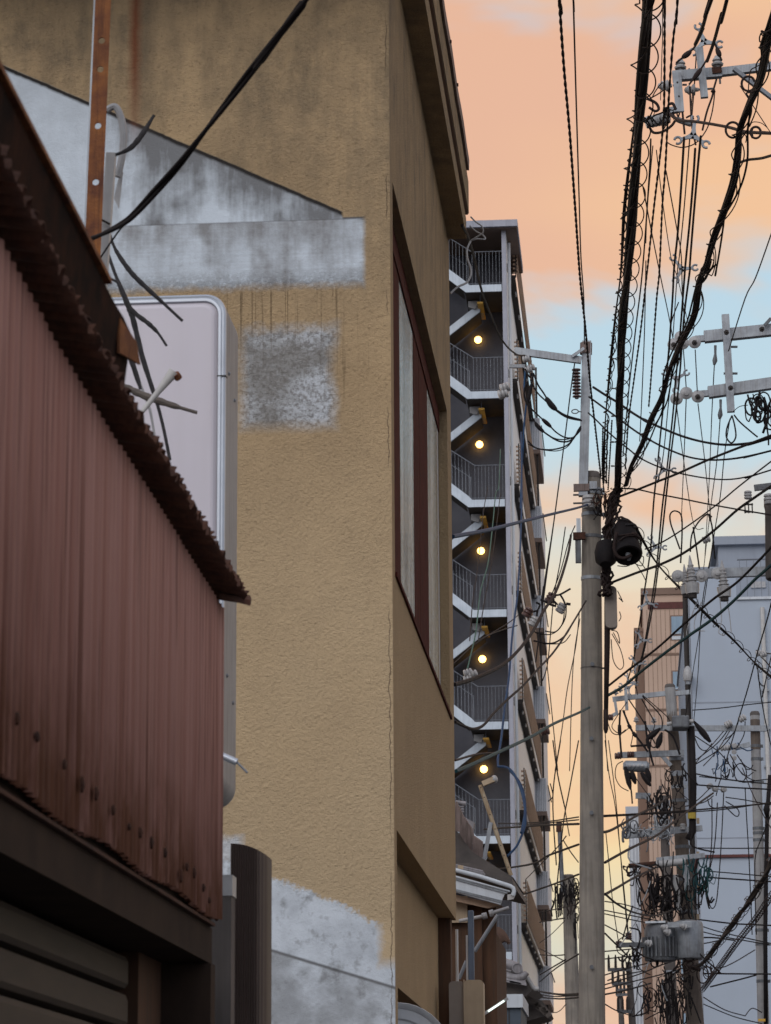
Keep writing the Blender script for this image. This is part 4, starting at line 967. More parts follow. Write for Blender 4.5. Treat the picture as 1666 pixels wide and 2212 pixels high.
# kiosk-like blue box and bright strip light
yk = 27.0; xA, xB = WY(n7(560, 1400), yk).x, WY(n7(1150, 1400), yk).x; zk = WY(n7(900, 1322), yk).z
kb = thing('blue_grey_kiosk', (xA, yk, 0), 'dark blue grey flat roofed box with white top trim below the tiled eave', 'kiosk')
MB().box((xA-.4, yk, 0), (xB-.02, yk+1.5, zk)).build('body', 'kiosk', kb); MB().box((xA-.42, yk-.04, zk), (xB, yk+1.5, zk+.12)).build('top_trim', 'white_paint', kb)
MB().box((WY(n7(962, 1400), yk).x-.004, yk-.006, 0), (WY(n7(962, 1400), yk).x+.004, yk-.001, zk-.002)).build('panel_joint', 'dark_metal', kb)
tl = thing('strip_light', WY(n7(620, 1430), 17), 'lit white strip light slanting beside the beige meter box', 'light')
a0, a1 = WY(n7(600, 1420), 17), WY(n7(945, 1192), 17); d_ = (a1-a0).normalized()
MB().beam(a0, a1, .020, .016).build('housing', 'porcelain', tl)
MB().beam(a0+d_*.04+Vector((0, -.014, -.002)), a0+(a1-a0)*.86+Vector((0, -.014, -.002)), .010, .010).build('tube', 'tube', tl)
MB().beam(a0, a0+Vector((-.12, .2, -.1)), .012, .012).build('bracket', 'galv', tl)

# ================================================================== utility poles
class Pole:
    def __init__(s, name, label, vt, vb, Y, rt, rb, m, group=None, cap=True):
        t, bt = WY(vt, Y), WY(vb, Y); d = (t-bt).normalized(); base = t-d*(t.z/d.z)
        s.base, s.top, s.d, s.Y = base, t, d, Y; s.rt = rt
        k = (rb-rt)/(t-bt).length; s.rb = rt+k*(t-base).length
        s.o = thing(name, base, label, 'utility pole', group)
        MB().tube([base, base.lerp(t, .33), base.lerp(t, .66), t], [s.rb, s.rb+(rt-s.rb)*.33, s.rb+(rt-s.rb)*.66, rt], 20).build('shaft', m, s.o, 'auto')
        if cap: MB().lathe(t, t+d, [(-.02, rt*1.04), (.02, rt*1.04), (.05, rt*.8), (.06, .01)], 16).build('cap', 'concrete_dark', s.o, 'auto')
    def at(s, y): 
        """point of the axis seen at picture height y"""
        lo, hi = 0.0, 1.3
        def py(f):
            p = s.base.lerp(s.top, f)-CAM; c = Vector((xs.x*p.x+ys.x*p.y+zs.x*p.z, xs.y*p.x+ys.y*p.y+zs.y*p.z, xs.z*p.x+ys.z*p.y+zs.z*p.z)); return VH/2-F*c.y/c.z
        for _ in range(40):
            mid = (lo+hi)/2
            if py(mid) > y: lo = mid
            else: hi = mid
        return s.base.lerp(s.top, lo), s.rb+(s.rt-s.rb)*lo
    def band(s, y, h=.05, m='galv', dr=.006):
        c, r = s.at(y); MB().tube([c-s.d*h/2, c+s.d*h/2], r+dr, 18).build('steel_band', m, s.o, 'auto')
        MB().box((c.x+r, c.y-.02, c.z-h/2), (c.x+r+.04, c.y+.02, c.z+h/2)).build('band_clamp', m, s.o)
    def bolt(s, y, dx=0.0, m='galv_dark'):
        c, r = s.at(y); p = c+Vector((dx, -math.sqrt(max(0, r*r-dx*dx)), 0))
        MB().lathe(p+Vector((0, .02, 0)), p+Vector((0, -1, 0)), [(0, .012), (.05, .012), (.05, .022), (.065, .022), (.066, .002)], 8).build('step_bolt', m, s.o, 'auto')
    def beam(s, f, a, c, w, h, m='galv', name='crossarm', d=None, d1=None):
        d = s.Y if d is None else d; return MB().beam(WY(f(*a), d), WY(f(*c), d if d1 is None else d1), w, h).build(name, m, s.o)
def pin_ins(b, p, up, s=1.0):
    """mushroom pin insulator"""
    u = Vector(up).normalized(); b.lathe(p, p+u, [(0, .018*s), (.03*s, .022*s), (.035*s, .055*s), (.05*s, .06*s), (.065*s, .045*s), (.075*s, .03*s), (.085*s, .05*s), (.10*s, .045*s), (.115*s, .03*s), (.13*s, .026*s), (.14*s, .005*s)], 14)
def spool(b, p, ax, s=1.0):
    u = Vector(ax).normalized(); b.lathe(p-u*.05*s, p+u, [(0, .02*s), (.004*s, .042*s), (.024*s, .046*s), (.034*s, .034*s), (.042*s, .046*s), (.056*s, .046*s), (.066*s, .034*s), (.074*s, .046*s), (.092*s, .042*s), (.10*s, .02*s)], 14)
def disc(b, p, ax, s=1.0):
    u = Vector(ax).normalized(); b.lathe(p, p+u, [(0, .03*s), (.02*s, .035*s), (.025*s, .06*s), (.04*s, .066*s), (.05*s, .055*s), (.055*s, .03*s), (.07*s, .028*s), (.075*s, .005)], 18)
def one(fn, p, ax, s, parent, m='porcelain', name='insulator'):
    b = MB(); fn(b, p, ax, s); return b.build(name, m, parent, 'auto')
def tangle(label, c, size, n, r, seed, parent=None, m='rubber', name='cable_coil', squash=(1, .5, 1)):
    rnd = random.Random(seed); b = MB(); sx, sy, sz = squash
    for _ in range(n):
        kind = rnd.random(); a = c+Vector((rnd.uniform(-1, 1)*sx, rnd.uniform(-1, 1)*sy, rnd.uniform(-.3, 1)*sz))*size
        if kind < .55:                                       # slack swag between two ties
            e = a+Vector((rnd.uniform(-.9, .9)*sx, rnd.uniform(-.4, .4)*sy, rnd.uniform(-.7, .3)*sz))*size; sag = rnd.uniform(.15, .9)*size*sz
            pts = [a.lerp(e, t_)+Vector((rnd.gauss(0, .04)*size, 0, -4*sag*t_*(1-t_)+rnd.gauss(0, .03)*size)) for t_ in (0, .2, .4, .6, .8, 1)]
        elif kind < .85:                                     # dangling tail
            pts = [a]; 
            for _ in range(4): pts.append(pts[-1]+Vector((rnd.gauss(0, .13)*sx, rnd.gauss(0, .08), -rnd.uniform(.15, .5)*sz))*size)
        else:                                                # coil
            rr_ = rnd.uniform(.2, .5)*size; pts = [a+Vector((rr_*.8*math.cos(R(t_)), .1*rr_*t_/360, rr_*1.2*math.sin(R(t_))-rr_)) for t_ in range(0, 430, 48)]
        b.tube(spline(pts, 4), r*rnd.uniform(.5, 1.2), 5)
    return b.build(name, m, parent, True)

# ---- main concrete pole on the left kerb
P1 = Pole('concrete_utility_pole', 'tall weathered concrete utility pole with cable clamp and black splice closure', (1278, 1030), (1279, 2212), 30.0, .098, .137, 'concrete')
for y in (1062, 1112, 1160, 1250): P1.band(y, .035 if y > 1100 else .07, 'galv' if y != 1160 else 'galv_dark')
for y, dx in ((1440, .01), (1600, .0), (1760, .0), (2092, .0)): P1.bolt(y, dx)
P1.band(1444, .012, 'concrete_dark', .003)
c, r = P1.at(1058); MB().box((c.x-.185, c.y-.16, c.z-.045), (c.x-.02, c.y-.11, c.z+.03)).build('clamp_beam', 'rusty_sheet', P1.o)
MB().box((c.x-.02, c.y-.135, c.z-.02), (c.x+.06, c.y-.10, c.z+.06)).build('saddle', 'galv', P1.o)
c, r = P1.at(1160); MB().box((c.x-.19, c.y-.16, c.z-.055), (c.x-.06, c.y-.11, c.z+.02)).build('clamp_beam', 'rust_dark', P1.o)
MB().box((c.x-.17, c.y-.14, c.z-.30), (c.x-.11, c.y-.10, c.z-.06)).build('arm_bracket', 'galv_dark', P1.o)
for yy in (1072, 1090): 
    c, r = P1.at(yy); MB().tube([(c.x-.19, c.y-.08, c.z), (c.x-.08, c.y-.08, c.z)], .01, 6).build('stud', 'galv_dark', P1.o)
b = MB(); q = WY(n5(395, 560), 29.8); spool(b, q, (0, 0, 1), 1.5); b.build('insulator', 'porcelain', P1.o, 'auto')
c, r = P1.at(1145); MB().box((c.x-.155, c.y-.13, c.z-.05), (c.x-.11, c.y-.125, c.z+.10)).build('number_plate', 'white_paint', P1.o)
# steel extension post
e0, e1 = WY((1260, 1072), 29.9), WY((1268, 738), 29.9)
ex = MB().beam(e0, e1, .095, .095, (0, 1, 0)).build('extension_post', 'galv', P1.o)
MB().lathe(WY((1266, 765), 29.9), e1+(e1-e0), [(0, .066), (.12, .066)], 12).build('collar', 'rusty_sheet', ex)
MB().beam(WY((1112, 758), 29.85), WY((1256, 778), 29.85), .05, .075).build('side_arm', 'galv', P1.o)
MB().beam(WY((1236, 770), 29.8), WY((1262, 752), 29.8), .02, .03).build('arm_stay', 'galv', P1.o)
MB().beam(WY((1100, 791), 29.8), WY((1135, 791), 29.8), .03, .036).build('outrigger', 'galv', P1.o)
b = MB(); sp = WY((1245, 797), 29.75)
for k in range(9): b.lathe(sp+Vector((0, 0, -.036*k)), sp+Vector((0, 0, -1)), [(0, .02), (.004, .042 if k % 3 else .046), (.016, .046), (.022, .02), (.036, .02)], 14)
b.build('suspension_insulator', 'porcelain_dark', P1.o, 'auto')
b = MB(); q = WY(nA(1170, 812), 29.75)
b.tube([q+Vector((.035*math.cos(R(a)), 0, .022*math.sin(R(a)))) for a in range(0, 361, 24)], .006, 6); b.tube([q+Vector((.035, 0, 0)), q+Vector((.07, .03, 0))], .006, 6); b.build('eye_bolt', 'galv_dark', P1.o)
b = MB()
for x, y in ((505, 215), (540, 185), (470, 60)): one(spool, WY(nA(x, y), 29.7), (1, 0, .2), .8, P1.o)
# cable mass, cone shaped closure and drooping bundle on its right side
b = MB(); cpt = [n5(*p) for p in ((800, 380), (760, 560), (720, 760), (680, 1000), (650, 1250), (660, 1480), (650, 1700), (640, 1900))]
Pc = spline([WY(p, 29.7) for p in cpt], 6)
rnd = random.Random(3)
for k in range(16):
    off = [Vector((rnd.gauss(0, .035), rnd.gauss(0, .03), 0)) for _ in Pc]; sm = Vector(); pts = []
    for p, o in zip(Pc, off): sm = sm*.8+o*.5; pts.append(p+sm)
    b.tube(pts, rnd.uniform(.008, .018), 5)
b.build('cable_bundle', 'rubber_brown', P1.o, True)
tangle('', WY(n5(640, 620), 29.75), .13, 26, .008, 5, P1.o, 'rubber', 'cable_tangle', (.8, .5, 1.2))
tangle('', WY(n5(560, 520), 29.7), .10, 12, .006, 6, P1.o, 'rust_dark', 'wire_tangle', (.8, .4, .6))
a0 = WY(n5(890, 840), 29.6); a1 = WY(n5(960, 1330), 29.3); d_ = (a1-a0).normalized(); L = (a1-a0).length
clo = thing('splice_closure', a0, 'large black bell shaped splice closure hanging on the concrete pole', 'closure')
MB().lathe(a0, a1, [(-.04, .02), (.0, .045), (.03, .075), (.08, .10), (.14, .112), (L*.6, .132), (L*.62, .128), (L*.8, .145), (L*.95, .150), (L, .14), (L, .115), (L*.85, .11)], 24).build('bell', 'rubber', clo, 'auto')
MB().tube(spline([WY(n5(*p), 29.25) for p in ((800, 1000), (760, 1200), (800, 1330), (900, 1370), (1010, 1320))], 5), .018, 8).build('cable_tail', 'rubber_brown', clo, True)
rnd = random.Random(44)
for k in range(9):                                             # cable tails lashed round the bell
    t0_ = rnd.uniform(.05, .8); ph0 = rnd.uniform(0, 6.28); pts = []
    u_ = d_.orthogonal().normalized(); w2_ = d_.cross(u_); sw_ = rnd.uniform(1.2, 3.6); st_ = rnd.uniform(-.35, .35)
    for q_i in range(8):
        f_ = q_i/7; tt = min(.98, max(-.05, t0_+st_*f_)); rr_ = (.10 + .05*tt + .012)*rnd.uniform(.97, 1.10); an = ph0+sw_*f_
        pts.append(a0+d_*L*tt+(u_*math.cos(an)+w2_*math.sin(an))*rr_)
    MB().tube(spline(pts, 4), rnd.uniform(.005, .011), 6).build('lashing', 'rubber_brown' if k % 2 else 'tape', clo, True)
MB().lathe(a1-d_*.02, a1+d_, [(0, .03), (.05, .03), (.05, .02), (.08, .02)], 10).build('end_fitting', 'galv', clo)
a0 = WY(n5(640, 1180), 29.6)
MB().lathe(a0, WY(n5(640, 1420), 29.5), [(-.02, .03), (0, .10), (.1, .12), (.2, .11), (.26, .06)], 16).build('closure_body', 'rubber', clo, 'auto')
# beige-grey cylindrical box below it
a0, a1 = WY((1325, 1268), 29.85), WY((1324, 1358), 29.85)
rbox((a1.x-.075, a0.y-.06, a1.z), (a1.x+.05, a0.y+.08, a0.z), .05, 'y').build('junction_box', 'beige_grey', P1.o, 'auto')
MB().tube([WY((1312, 1270), 29.9), WY((1312, 1390), 29.9), WY((1309, 1560), 29.9)], [.03, .03, .022], 8).build('riser_pipe', 'rubber_brown', P1.o, True)
MB().lathe(WY((1309, 1530), 29.9), WY((1309, 1590), 29.9), [(0, .015), (.02, .026), (.22, .026), (.26, .012)], 10).build('riser_end', 'rubber_brown', P1.o, 'auto')

# ---- farther left pole with coils
P2 = Pole('far_left_utility_pole', 'distant utility pole with thin steel top and cable coils beyond the slatted balconies', c5(205, 985), c5(243, 2044), 60.0, .12, .16, 'concrete')
MB().tube([WY(c5(165, 1100), 59.8), WY(c5(140, 590), 59.8)], .045, 10).build('extension_post', 'galv_dark', P2.o, 'auto')
MB().tube([WY(c5(138, 660), 59.8), WY(c5(140, 585), 59.8)], .058, 10).build('post_cap', 'rust_dark', P2.o)
tangle('', WY(c5(210, 1080), 59.7), .32, 26, .014, 11, P2.o, 'rubber', 'cable_coil', (.7, .4, .8))
tangle('', WY(c5(235, 1170), 59.7), .22, 16, .010, 12, P2.o, 'rubber_brown', 'cable_coil', (1, .4, 1))
tangle('', WY(c5(130, 1170), 59.7), .20, 8, .02, 13, P2.o, 'rubber', 'cable_coil', (.5, .4, 1.2))
for k in range(4):
    MB().tube([WY(c5(110+18*k, 1030+20*k), 59.6), WY(c5(115+14*k, 1200), 59.6), WY(c5(125+12*k, 1285-10*k), 59.6)], .016, 6).build('hanging_cable', 'rubber', P2.o)
tangle('', WY(c5(262, 1350), 59.8), .12, 10, .01, 14, P2.o, 'rubber', 'cable_coil', (.3, .4, 2.6))

# ---- right hand pole carrying transformer, switchgear and coils
P3 = Pole('transformer_pole', 'brown utility pole crowded with crossarms, transformers and tangled coils', c4(938, 1395), c5(1120, 2044), 45.0, .078, .135, 'pole_brown')
MB().tube([P3.at(1655)[0], P3.at(1486)[0]], .083, 18).build('steel_sleeve', 'concrete_pale', P3.o, 'auto')
P3.band(1640); P3.band(1672, .08); P3.band(1700)
for y in (1730, 1790, 1830, 1900, 1970): P3.band(y, .05, 'galv_dark')
P3.beam(c4, (525, 1482), (905, 1440), .05, .075); P3.beam(c4, (975, 1440), (1085, 1430), .05, .07)
P3.beam(c4, (540, 1480), (556, 1585), .06, .04, d=44.9); P3.beam(c4, (560, 1580), (485, 1620), .05, .05, d=44.9)
P3.beam(c4, (618, 1380), (628, 1560), .05, .05, d=44.85)
P3.beam(c4, (690, 1688), (1640, 1692), .06, .085, d=44.8); P3.beam(c4, (560, 1885), (1040, 1868), .06, .09, d=44.8); P3.beam(c4, (870, 1875), (945, 1960), .04, .06, d=44.8, name='arm_brace')
P3.beam(c5, (610, 690), (1172, 632), .06, .085, d=44.7); P3.beam(c5, (690, 398), (800, 402), .05, .09, d=44.7)
P3.beam(c5, (735, 395), (965, 560), .03, .03, d=44.6, name='arm_brace')
MB().tube([WY(c5(640, 905), 44.6), WY(c5(900, 880), 44.6)], .035, 8).build('cable_guard', 'rust_dark', P3.o)
MB().tube([WY(c5(840, 895), 44.5), WY(c5(1050, 872), 44.5)], .055, 12).build('cable_pipe', 'pvc_grey', P3.o, 'auto')
P3.beam(c5, (840, 862), (1190, 828), .05, .07, d=44.55)
b = MB()
for x, y in ((548, 1440), (695, 1640), (822, 1645), (580, 1420)): one(pin_ins, WY(c4(x, y), 44.8)-Vector((0, 0, .03)), (0, 0, 1), .75, P3.o)
for x, y in ((1360, 1660), (1460, 1620)): one(spool, WY(c4(x, y), 44.7), (1, 0, .5), 1.15, P3.o)
for x, y in ((1030, 622), (905, 625)): one(spool, WY(c5(x, y), 44.6), (0, 0, 1), .95, P3.o)
for x, y in ((1062, 1350), (925, 1358), (945, 1390), (810, 1470)): one(pin_ins, WY(c5(x, y), 44.0), (-.6, -.4, .2), .95, P3.o)
b = MB()
for x, y in ((565, 1890), (655, 1880), (505, 1612)): one(spool, WY(c4(x, y), 44.75), (1, 0, 0), 1.1, P3.o, 'porcelain_dark')
for x, y in ((570, 1470), (640, 1410)): one(spool, WY(c5(x, y), 44.6), (0, 0, 1), 1.1, P3.o, 'porcelain_dark')
# oil switch near the top
p0, p1 = WY(c4(950, 1610), 44.6), WY(c4(1078, 1700), 44.6)
sw = MB().box((p0.x, 44.4, p1.z), (p1.x, 44.75, p0.z)).build('switch_box', 'galv_dark', P3.o, bevel=.03)
MB().box((p0.x+.14, 44.5, p0.z), (p0.x+.22, 44.6, p0.z+.11)).build('indicator', 'dark_metal', sw)
for x, y, x2, y2 in ((1110, 1640, 1230, 1790), (870, 1690, 770, 1770), (880, 1720, 845, 1835)):
    a0, a1 = WY(c4(x, y), 44.5), WY(c4(x2, y2), 44.5); P_ = [a0.lerp(a1, t_) for t_ in (0, .25, .5, .75, 1)]
    MB().tube(P_, [.015, .035, .05, .045, .02], 8).build('bushing_boot', 'rubber', sw, 'auto')
MB().tube([WY(c4(915, 1660), 44.5), WY(c4(950, 1655), 44.5)], .03, 8).build('bushing', 'porcelain', sw); MB().tube([WY(c4(1075, 1640), 44.5), WY(c4(1110, 1640), 44.5)], .03, 8).build('bushing', 'porcelain', sw)
# cylindrical load switch with hanging boots
a0, a1 = WY(c5(600, 185), 44.4), WY(c5(790, 190), 44.4)
ls = MB().tube([a0, a0.lerp(a1, .1), a0.lerp(a1, .9), a1], [.05, .085, .085, .05], 14).build('load_switch', 'galv', P3.o, 'auto')
for x, y, x2, y2 in ((615, 190, 655, 355), (660, 215, 690, 315), (730, 230, 800, 330), (770, 200, 795, 300), (640, 230, 640, 300)):
    a0, a1 = WY(c5(x, y), 44.3), WY(c5(x2, y2), 44.3); MB().tube([a0.lerp(a1, t_) for t_ in (0, .3, .7, 1)], [.02, .04, .042, .015], 8).build('bushing_boot', 'rubber', ls, 'auto')
for k in range(4): q = WY(c5(650+30*k, 182), 44.3); MB().lathe(q, q+Vector((0, -1, 0)), [(0, .02), (.02, .02), (.022, .005)], 8).build('stud', 'porcelain', ls)
# transformers low on the pole
a0, a1 = WY(c5(745, 1330), 44.4), WY(c5(1090, 1590), 44.4)
xm_ = WY(c5(945, 1400), 44.4).x
tr1 = MB().lathe((a0.x+.25*(1), 44.3, a1.z), (a0.x+.25, 44.3, 9), [(0, .23), (.02, .24), (a0.z-a1.z-.08, .24), (a0.z-a1.z, .20), (a0.z-a1.z+.02, .02)], 22).build('transformer', 'galv_dark', P3.o, 'auto')
for k in range(11):
    a = R(200+14*k); x = a0.x+.25+.24*math.cos(a); y = 44.3+.24*math.sin(a)
    MB().beam((x, y, a1.z+.05), (x, y, a0.z-.2), .02, .09, (math.cos(a), math.sin(a), 0)).build('cooling_fin', 'galv_dark', tr1)
tr2 = MB().lathe((xm_+.25, 44.35, a1.z+.03), (xm_+.25, 44.35, 9), [(0, .22), (.02, .235), (a0.z-a1.z-.06, .235), (a0.z-a1.z, .22), (a0.z-a1.z+.03, .1)], 22).build('transformer', 'galv', P3.o, 'auto')
MB().beam(WY(c5(920, 1330), 44.0), WY(c5(1090, 1330), 44.0), .08, .08).build('transformer_hanger', 'galv', P3.o)
MB().beam(WY(c5(760, 1312), 44.1), WY(c5(905, 1308), 44.1), .08, .03).build('transformer_hanger', 'white_paint', P3.o)
P3.beam(c5, (570, 1475), (790, 1470), .05, .07, 'galv_dark', d=44.3)
# coils
for i, (x, y, s_, n_, r_, m_, sq) in enumerate(((870, 480, .30, 28, .012, 'rubber', (.7, .4, 1)), (840, 640, .25, 18, .010, 'galv', (1.2, .4, .5)), (680, 650, .20, 16, .012, 'galv_dark', (.9, .4, .9)), (800, 1060, .36, 26, .013, 'rubber', (.7, .4, 1.2)),
        (1130, 990, .30, 26, .010, 'teal_cable', (.7, .4, 1)), (1120, 1070, .34, 22, .012, 'rubber', (.6, .4, 1.2)), (930, 1180, .36, 26, .010, 'rubber', (.9, .4, .9)), (1110, 1630, .26, 24, .011, 'rubber_brown', (1.1, .4, .5)),
        (720, 1550, .22, 18, .012, 'rubber', (1, .4, .7)), (1050, 1800, .20, 16, .012, 'rubber', (.5, .4, 1.3)), (950, 1870, .34, 20, .010, 'rubber', (.4, .4, 1.5)), (700, 940, .22, 16, .012, 'rubber_brown', (1, .4, .5)),
        (830, 1820, .26, 16, .010, 'rubber', (.7, .4, 1)), (960, 300, .25, 16, .009, 'rubber', (.8, .4, 1)), (890, 1080, .3, 14, .02, 'rubber', (.7, .4, 1.2)))):
    tangle('', WY(c5(x, y), 44.3), s_, n_, r_, 30+i, P3.o, m_, 'cable_coil', sq)
MB().tube([WY(c5(1090, -100), 44.6), WY(c5(1105, 300), 44.6), WY(c5(1100, 660), 44.6), WY(c5(1070, 715), 44.6)], .055, 10).build('riser_pipe', 'rubber', P3.o, True)
MB().tube([WY(c5(1095, 520), 44.54), WY(c5(1096, 565), 44.54)], .060, 10).build('marker_band', 'fluo', P3.o)
for y in (560, 800, 1020, 1250):                          # pale reflector streaks on the cover
    MB().box(tuple(WY(c5(1130, y+40), 44.9)), tuple(WY(c5(1140, y), 44.9)+Vector((.02, .03, 0)))).build('pole_cover_edge', 'beige', P3.o)
P3.beam(c5, (975, 970), (1000, 1225), .09, .09, 'pvc_grey', d=44.4, name='cable_cover')
P3.beam(c5, (1050, 900), (1065, 1080), .10, .09, 'galv', d=44.3, name='cable_cover')
# thinner pole just behind with its own coils
P4 = Pole('slim_rear_pole', 'slim dark utility pole standing just behind the transformer pole', c5(890, 420), c5(955, 2044), 52.0, .07, .11, 'concrete_dark')
for y in (2000, 2100): P4.band(y)
MB().beam(WY(c5(860, 380), 51.8), WY(c5(870, 330), 51.8), .13, .05).build('pole_hood', 'concrete_dark', P4.o)
tangle('', WY(c5(890, 560), 51.7), .3, 20, .014, 61, P4.o, 'galv', 'fittings', (.6, .4, 1.1)); tangle('', WY(c5(940, 1900), 51.7), .3, 20, .012, 62, P4.o, 'rubber', 'cable_coil', (.5, .4, 1.6))

# ---- pale pole by the blue grey building
P5 = Pole('pale_utility_pole', 'pale concrete utility pole with steel bands before the blue grey wall', c4(1550, 1590), c5(1612, 2044), 50.0, .080, .098, 'concrete_pale')
MB().tube([P5.at(1555)[0], P5.at(1620)[0]], .084, 18).build('brown_sleeve', 'pole_brown', P5.o, 'auto')
for y in (1612, 1640, 1690, 1790, 1800, 1815, 2010, 2040, 2120): P5.band(y, .05, 'galv_dark')
P5.beam(c4, (1420, 1830), (1515, 1805), .06, .08, d=49.8); P5.beam(c4, (1350, 1690), (1650, 1690), .05, .07, d=49.85)
b = MB(); 
for k in range(6): q = WY(c4(1300+20*k, 1835-2*k), 49.6); b.lathe(q, q+Vector((1, 0, .05)), [(0, .02), (.015, .05), (.035, .054), (.05, .036), (.1, .02)], 12)
b.build('suspension_insulator', 'porcelain', P5.o, 'auto')
for k in range(3): one(spool, WY(c4(1400, 1815+45*k), 49.55), (0, 1, .2), .95, P5.o)
MB().tube([WY(c5(x, y), 49.8) for x, y in ((1660, 250), (1640, 500), (1632, 900), (1625, 1400), (1630, 2044))], .036, 8).build('riser_cable', 'rubber', P5.o, True)
MB().tube([WY(c5(1637, 450), 49.75), WY(c5(1634, 500), 49.75), WY(c5(1636, 545), 49.75)], [.03, .06, .03], 8).build('splice', 'rubber', P5.o, True)
MB().box(tuple(WY(c5(1575, 2025), 49.7)), tuple(WY(c5(1625, 2005), 49.7)+Vector((0, .05, 0)))).build('yellow_marker', 'fixture', P5.o)
tangle('', WY(c5(1330, 120), 49.6), .30, 8, .012, 71, P5.o, 'blue_cable', 'cable_coil', (1, .3, .8))
tangle('', WY(c5(1370, 210), 49.6), .30, 12, .010, 72, P5.o, 'rubber', 'cable_coil', (.8, .3, .8))

# ---- small far poles at the end of the street
for i, (vt, vb, arms, Yf) in enumerate(((c5(640, 1605), c5(668, 2044), [((490, 1652), (655, 1650)), ((520, 1755), (655, 1750)), ((560, 1950), (670, 1955))], 120.0), (c5(580, 1800), c5(590, 2044), [((555, 1800), (640, 1795)), ((550, 1835), (640, 1830))], 150.0))):
    Pf = Pole('far_street_pole', 'small dark far utility pole with several short crossarms' if i == 0 else 'smallest dark utility pole at the end of the street with doubled crossarms', vt, vb, Yf, .12, .15, 'concrete_dark')
    for a, c in arms:
        Pf.beam(c5, a, c, .1, .14, 'galv_dark', d=Yf-.2)
        for t_ in (.05, .35, .65):
            q = WY(c5(*a), Yf-.2).lerp(WY(c5(*c), Yf-.2), t_); MB().tube([q, q+Vector((0, 0, .45)), q+Vector((0, 0, .6))], [.06, .05, .02], 6).build('pin', 'dark_metal', Pf.o)

# ---- kerbside poles on the right, just out of the picture, that carry the near arms
PN = Pole('near_right_pole', 'concrete utility pole whose steel crossarm carries mushroom insulators against the orange cloud', (1830, -120), (1850, 2212), 21.0, .10, .15, 'concrete')
PM = Pole('mid_right_pole', 'utility pole whose doubled square steel arms carry round white disc insulators', (1775, 560), (1795, 2212), 29.0, .10, .15, 'concrete')
def N_(x, y, d=20.9): return WY(n4(x, y), d)
pa = PN.at(n4(1666, 720)[1]-14)[0]
MB().beam(N_(335, 825), N_(1000, 770), .06, .075).build('crossarm', 'galv', PN.o)
MB().beam(N_(960, 770), Vector((pa.x, pa.y-.1, pa.z)), .055, .06).build('crossarm', 'galv', PN.o)
MB().beam(N_(395, 775, 20.85), N_(435, 1300, 20.85), .065, .02, (0, 1, 0)).build('arm_plate', 'galv', PN.o)
MB().beam(N_(698, 440, 20.8), N_(768, 1110, 20.8), .055, .04, (0, 1, 0)).build('upright_channel', 'galv', PN.o)
MB().beam(N_(870, 740, 20.86), N_(1000, 728, 20.86), .005, .05).build('rust_patch', 'rust_dark', PN.o)
MB().beam(N_(1160, 720, 20.8), N_(1700, 1130, 20.9), .03, .03).build('arm_brace', 'galv', PN.o)
for x, y in ((402, 905), (423, 1092), (760, 1035), (742, 780)):
    q = N_(x, y, 20.79); MB().lathe(q, q+Vector((0, -1, 0)), [(0, .008), (.006, .008), (.007, .002)], 8).build('bolt', 'dark_metal', PN.o)
for p_, u_ in ((N_(445, 765), (0, 0, 1)), (N_(945, 720), (0, 0, 1)), (N_(330, 945), (-1, 0, 0)), (N_(690, 1000), (-1, 0, 0))): one(pin_ins, p_, u_, .78, PN.o)
MB().tube([N_(440, 935), N_(340, 945)], .008, 6).build('pin', 'galv_dark', PN.o); MB().tube([N_(900, 985), N_(690, 1000)], .008, 6).build('pin', 'galv_dark', PN.o)
for x0_, y0_, x1_, y1_ in ((560, 715, 570, 760), (975, 860, 980, 920), (470, 935, 530, 935)): MB().tube([N_(x0_, y0_), N_(x1_, y1_)], .008, 6).build('bolt', 'galv_dark', PN.o)
MB().beam(N_(480, 1250), N_(300, 1290), .05, .045).build('arm_extension', 'galv', PN.o)
b = MB()
for x, y in ((60, 1430), (150, 1410), (215, 1390)): one(spool, N_(x, y), (1, 0, .2), 1.05, PN.o)
q0, q1 = N_(300, 1290), N_(600, 1450)
MB().tube(spline([N_(300, 1330), N_(400, 1400), N_(500, 1440), N_(600, 1470)], 5), [.012]*5+[.022]*10+[.012], 8).build('sleeve', 'galv', PN.o, True)
tangle('', N_(90, 1390, 20.7), .10, 14, .006, 81, PN.o, 'rubber', 'cable_tangle', (1.2, .4, .7)); tangle('', N_(300, 1330, 20.7), .06, 8, .007, 82, PN.o, 'rubber', 'cable_tangle', (1.2, .4, .7))
q = N_(1330, 1570, 19); tangle('', q, .05, 8, .006, 83, PN.o, 'rubber', 'cable_tangle', (1, .4, 1))
# mid pole arms (in crop c3 / view pixels)
def G_(x, y, d=28.8): return WY(c3(x, y), d)
for (x0_, y0_, x1_, y1_, yv_) in ((1185, 650, 1666, 600, 600), (1215, 1050, 1666, 985, 985)):
    a0, a1 = G_(x0_, y0_), G_(x1_, y1_); ext = (a1-a0)*1.2; MB().beam(a0, a1+ext, .09, .115).build('square_arm', 'galv', PM.o)
MB().beam(G_(1337, 490, 28.7), G_(1378, 1190, 28.7), .075, .06, (0, 1, 0)).build('upright_channel', 'galv', PM.o)
MB().beam(G_(1666, 515, 28.7), G_(1620, 565, 28.7), .03, .03).build('arm_stay', 'galv_dark', PM.o)
MB().beam(G_(1120, 665), G_(1195, 660), .06, .06).build('arm_tongue', 'galv', PM.o); MB().beam(G_(1160, 1060), G_(1225, 1055), .06, .06).build('arm_tongue', 'galv', PM.o)
b = MB()
for x, y in ((965, 708), (1015, 655), (1030, 700), (1115, 692), (985, 1098), (1055, 1058), (1138, 1082)): one(disc, G_(x, y, 28.7), (0, -1, -.1), .98, PM.o)
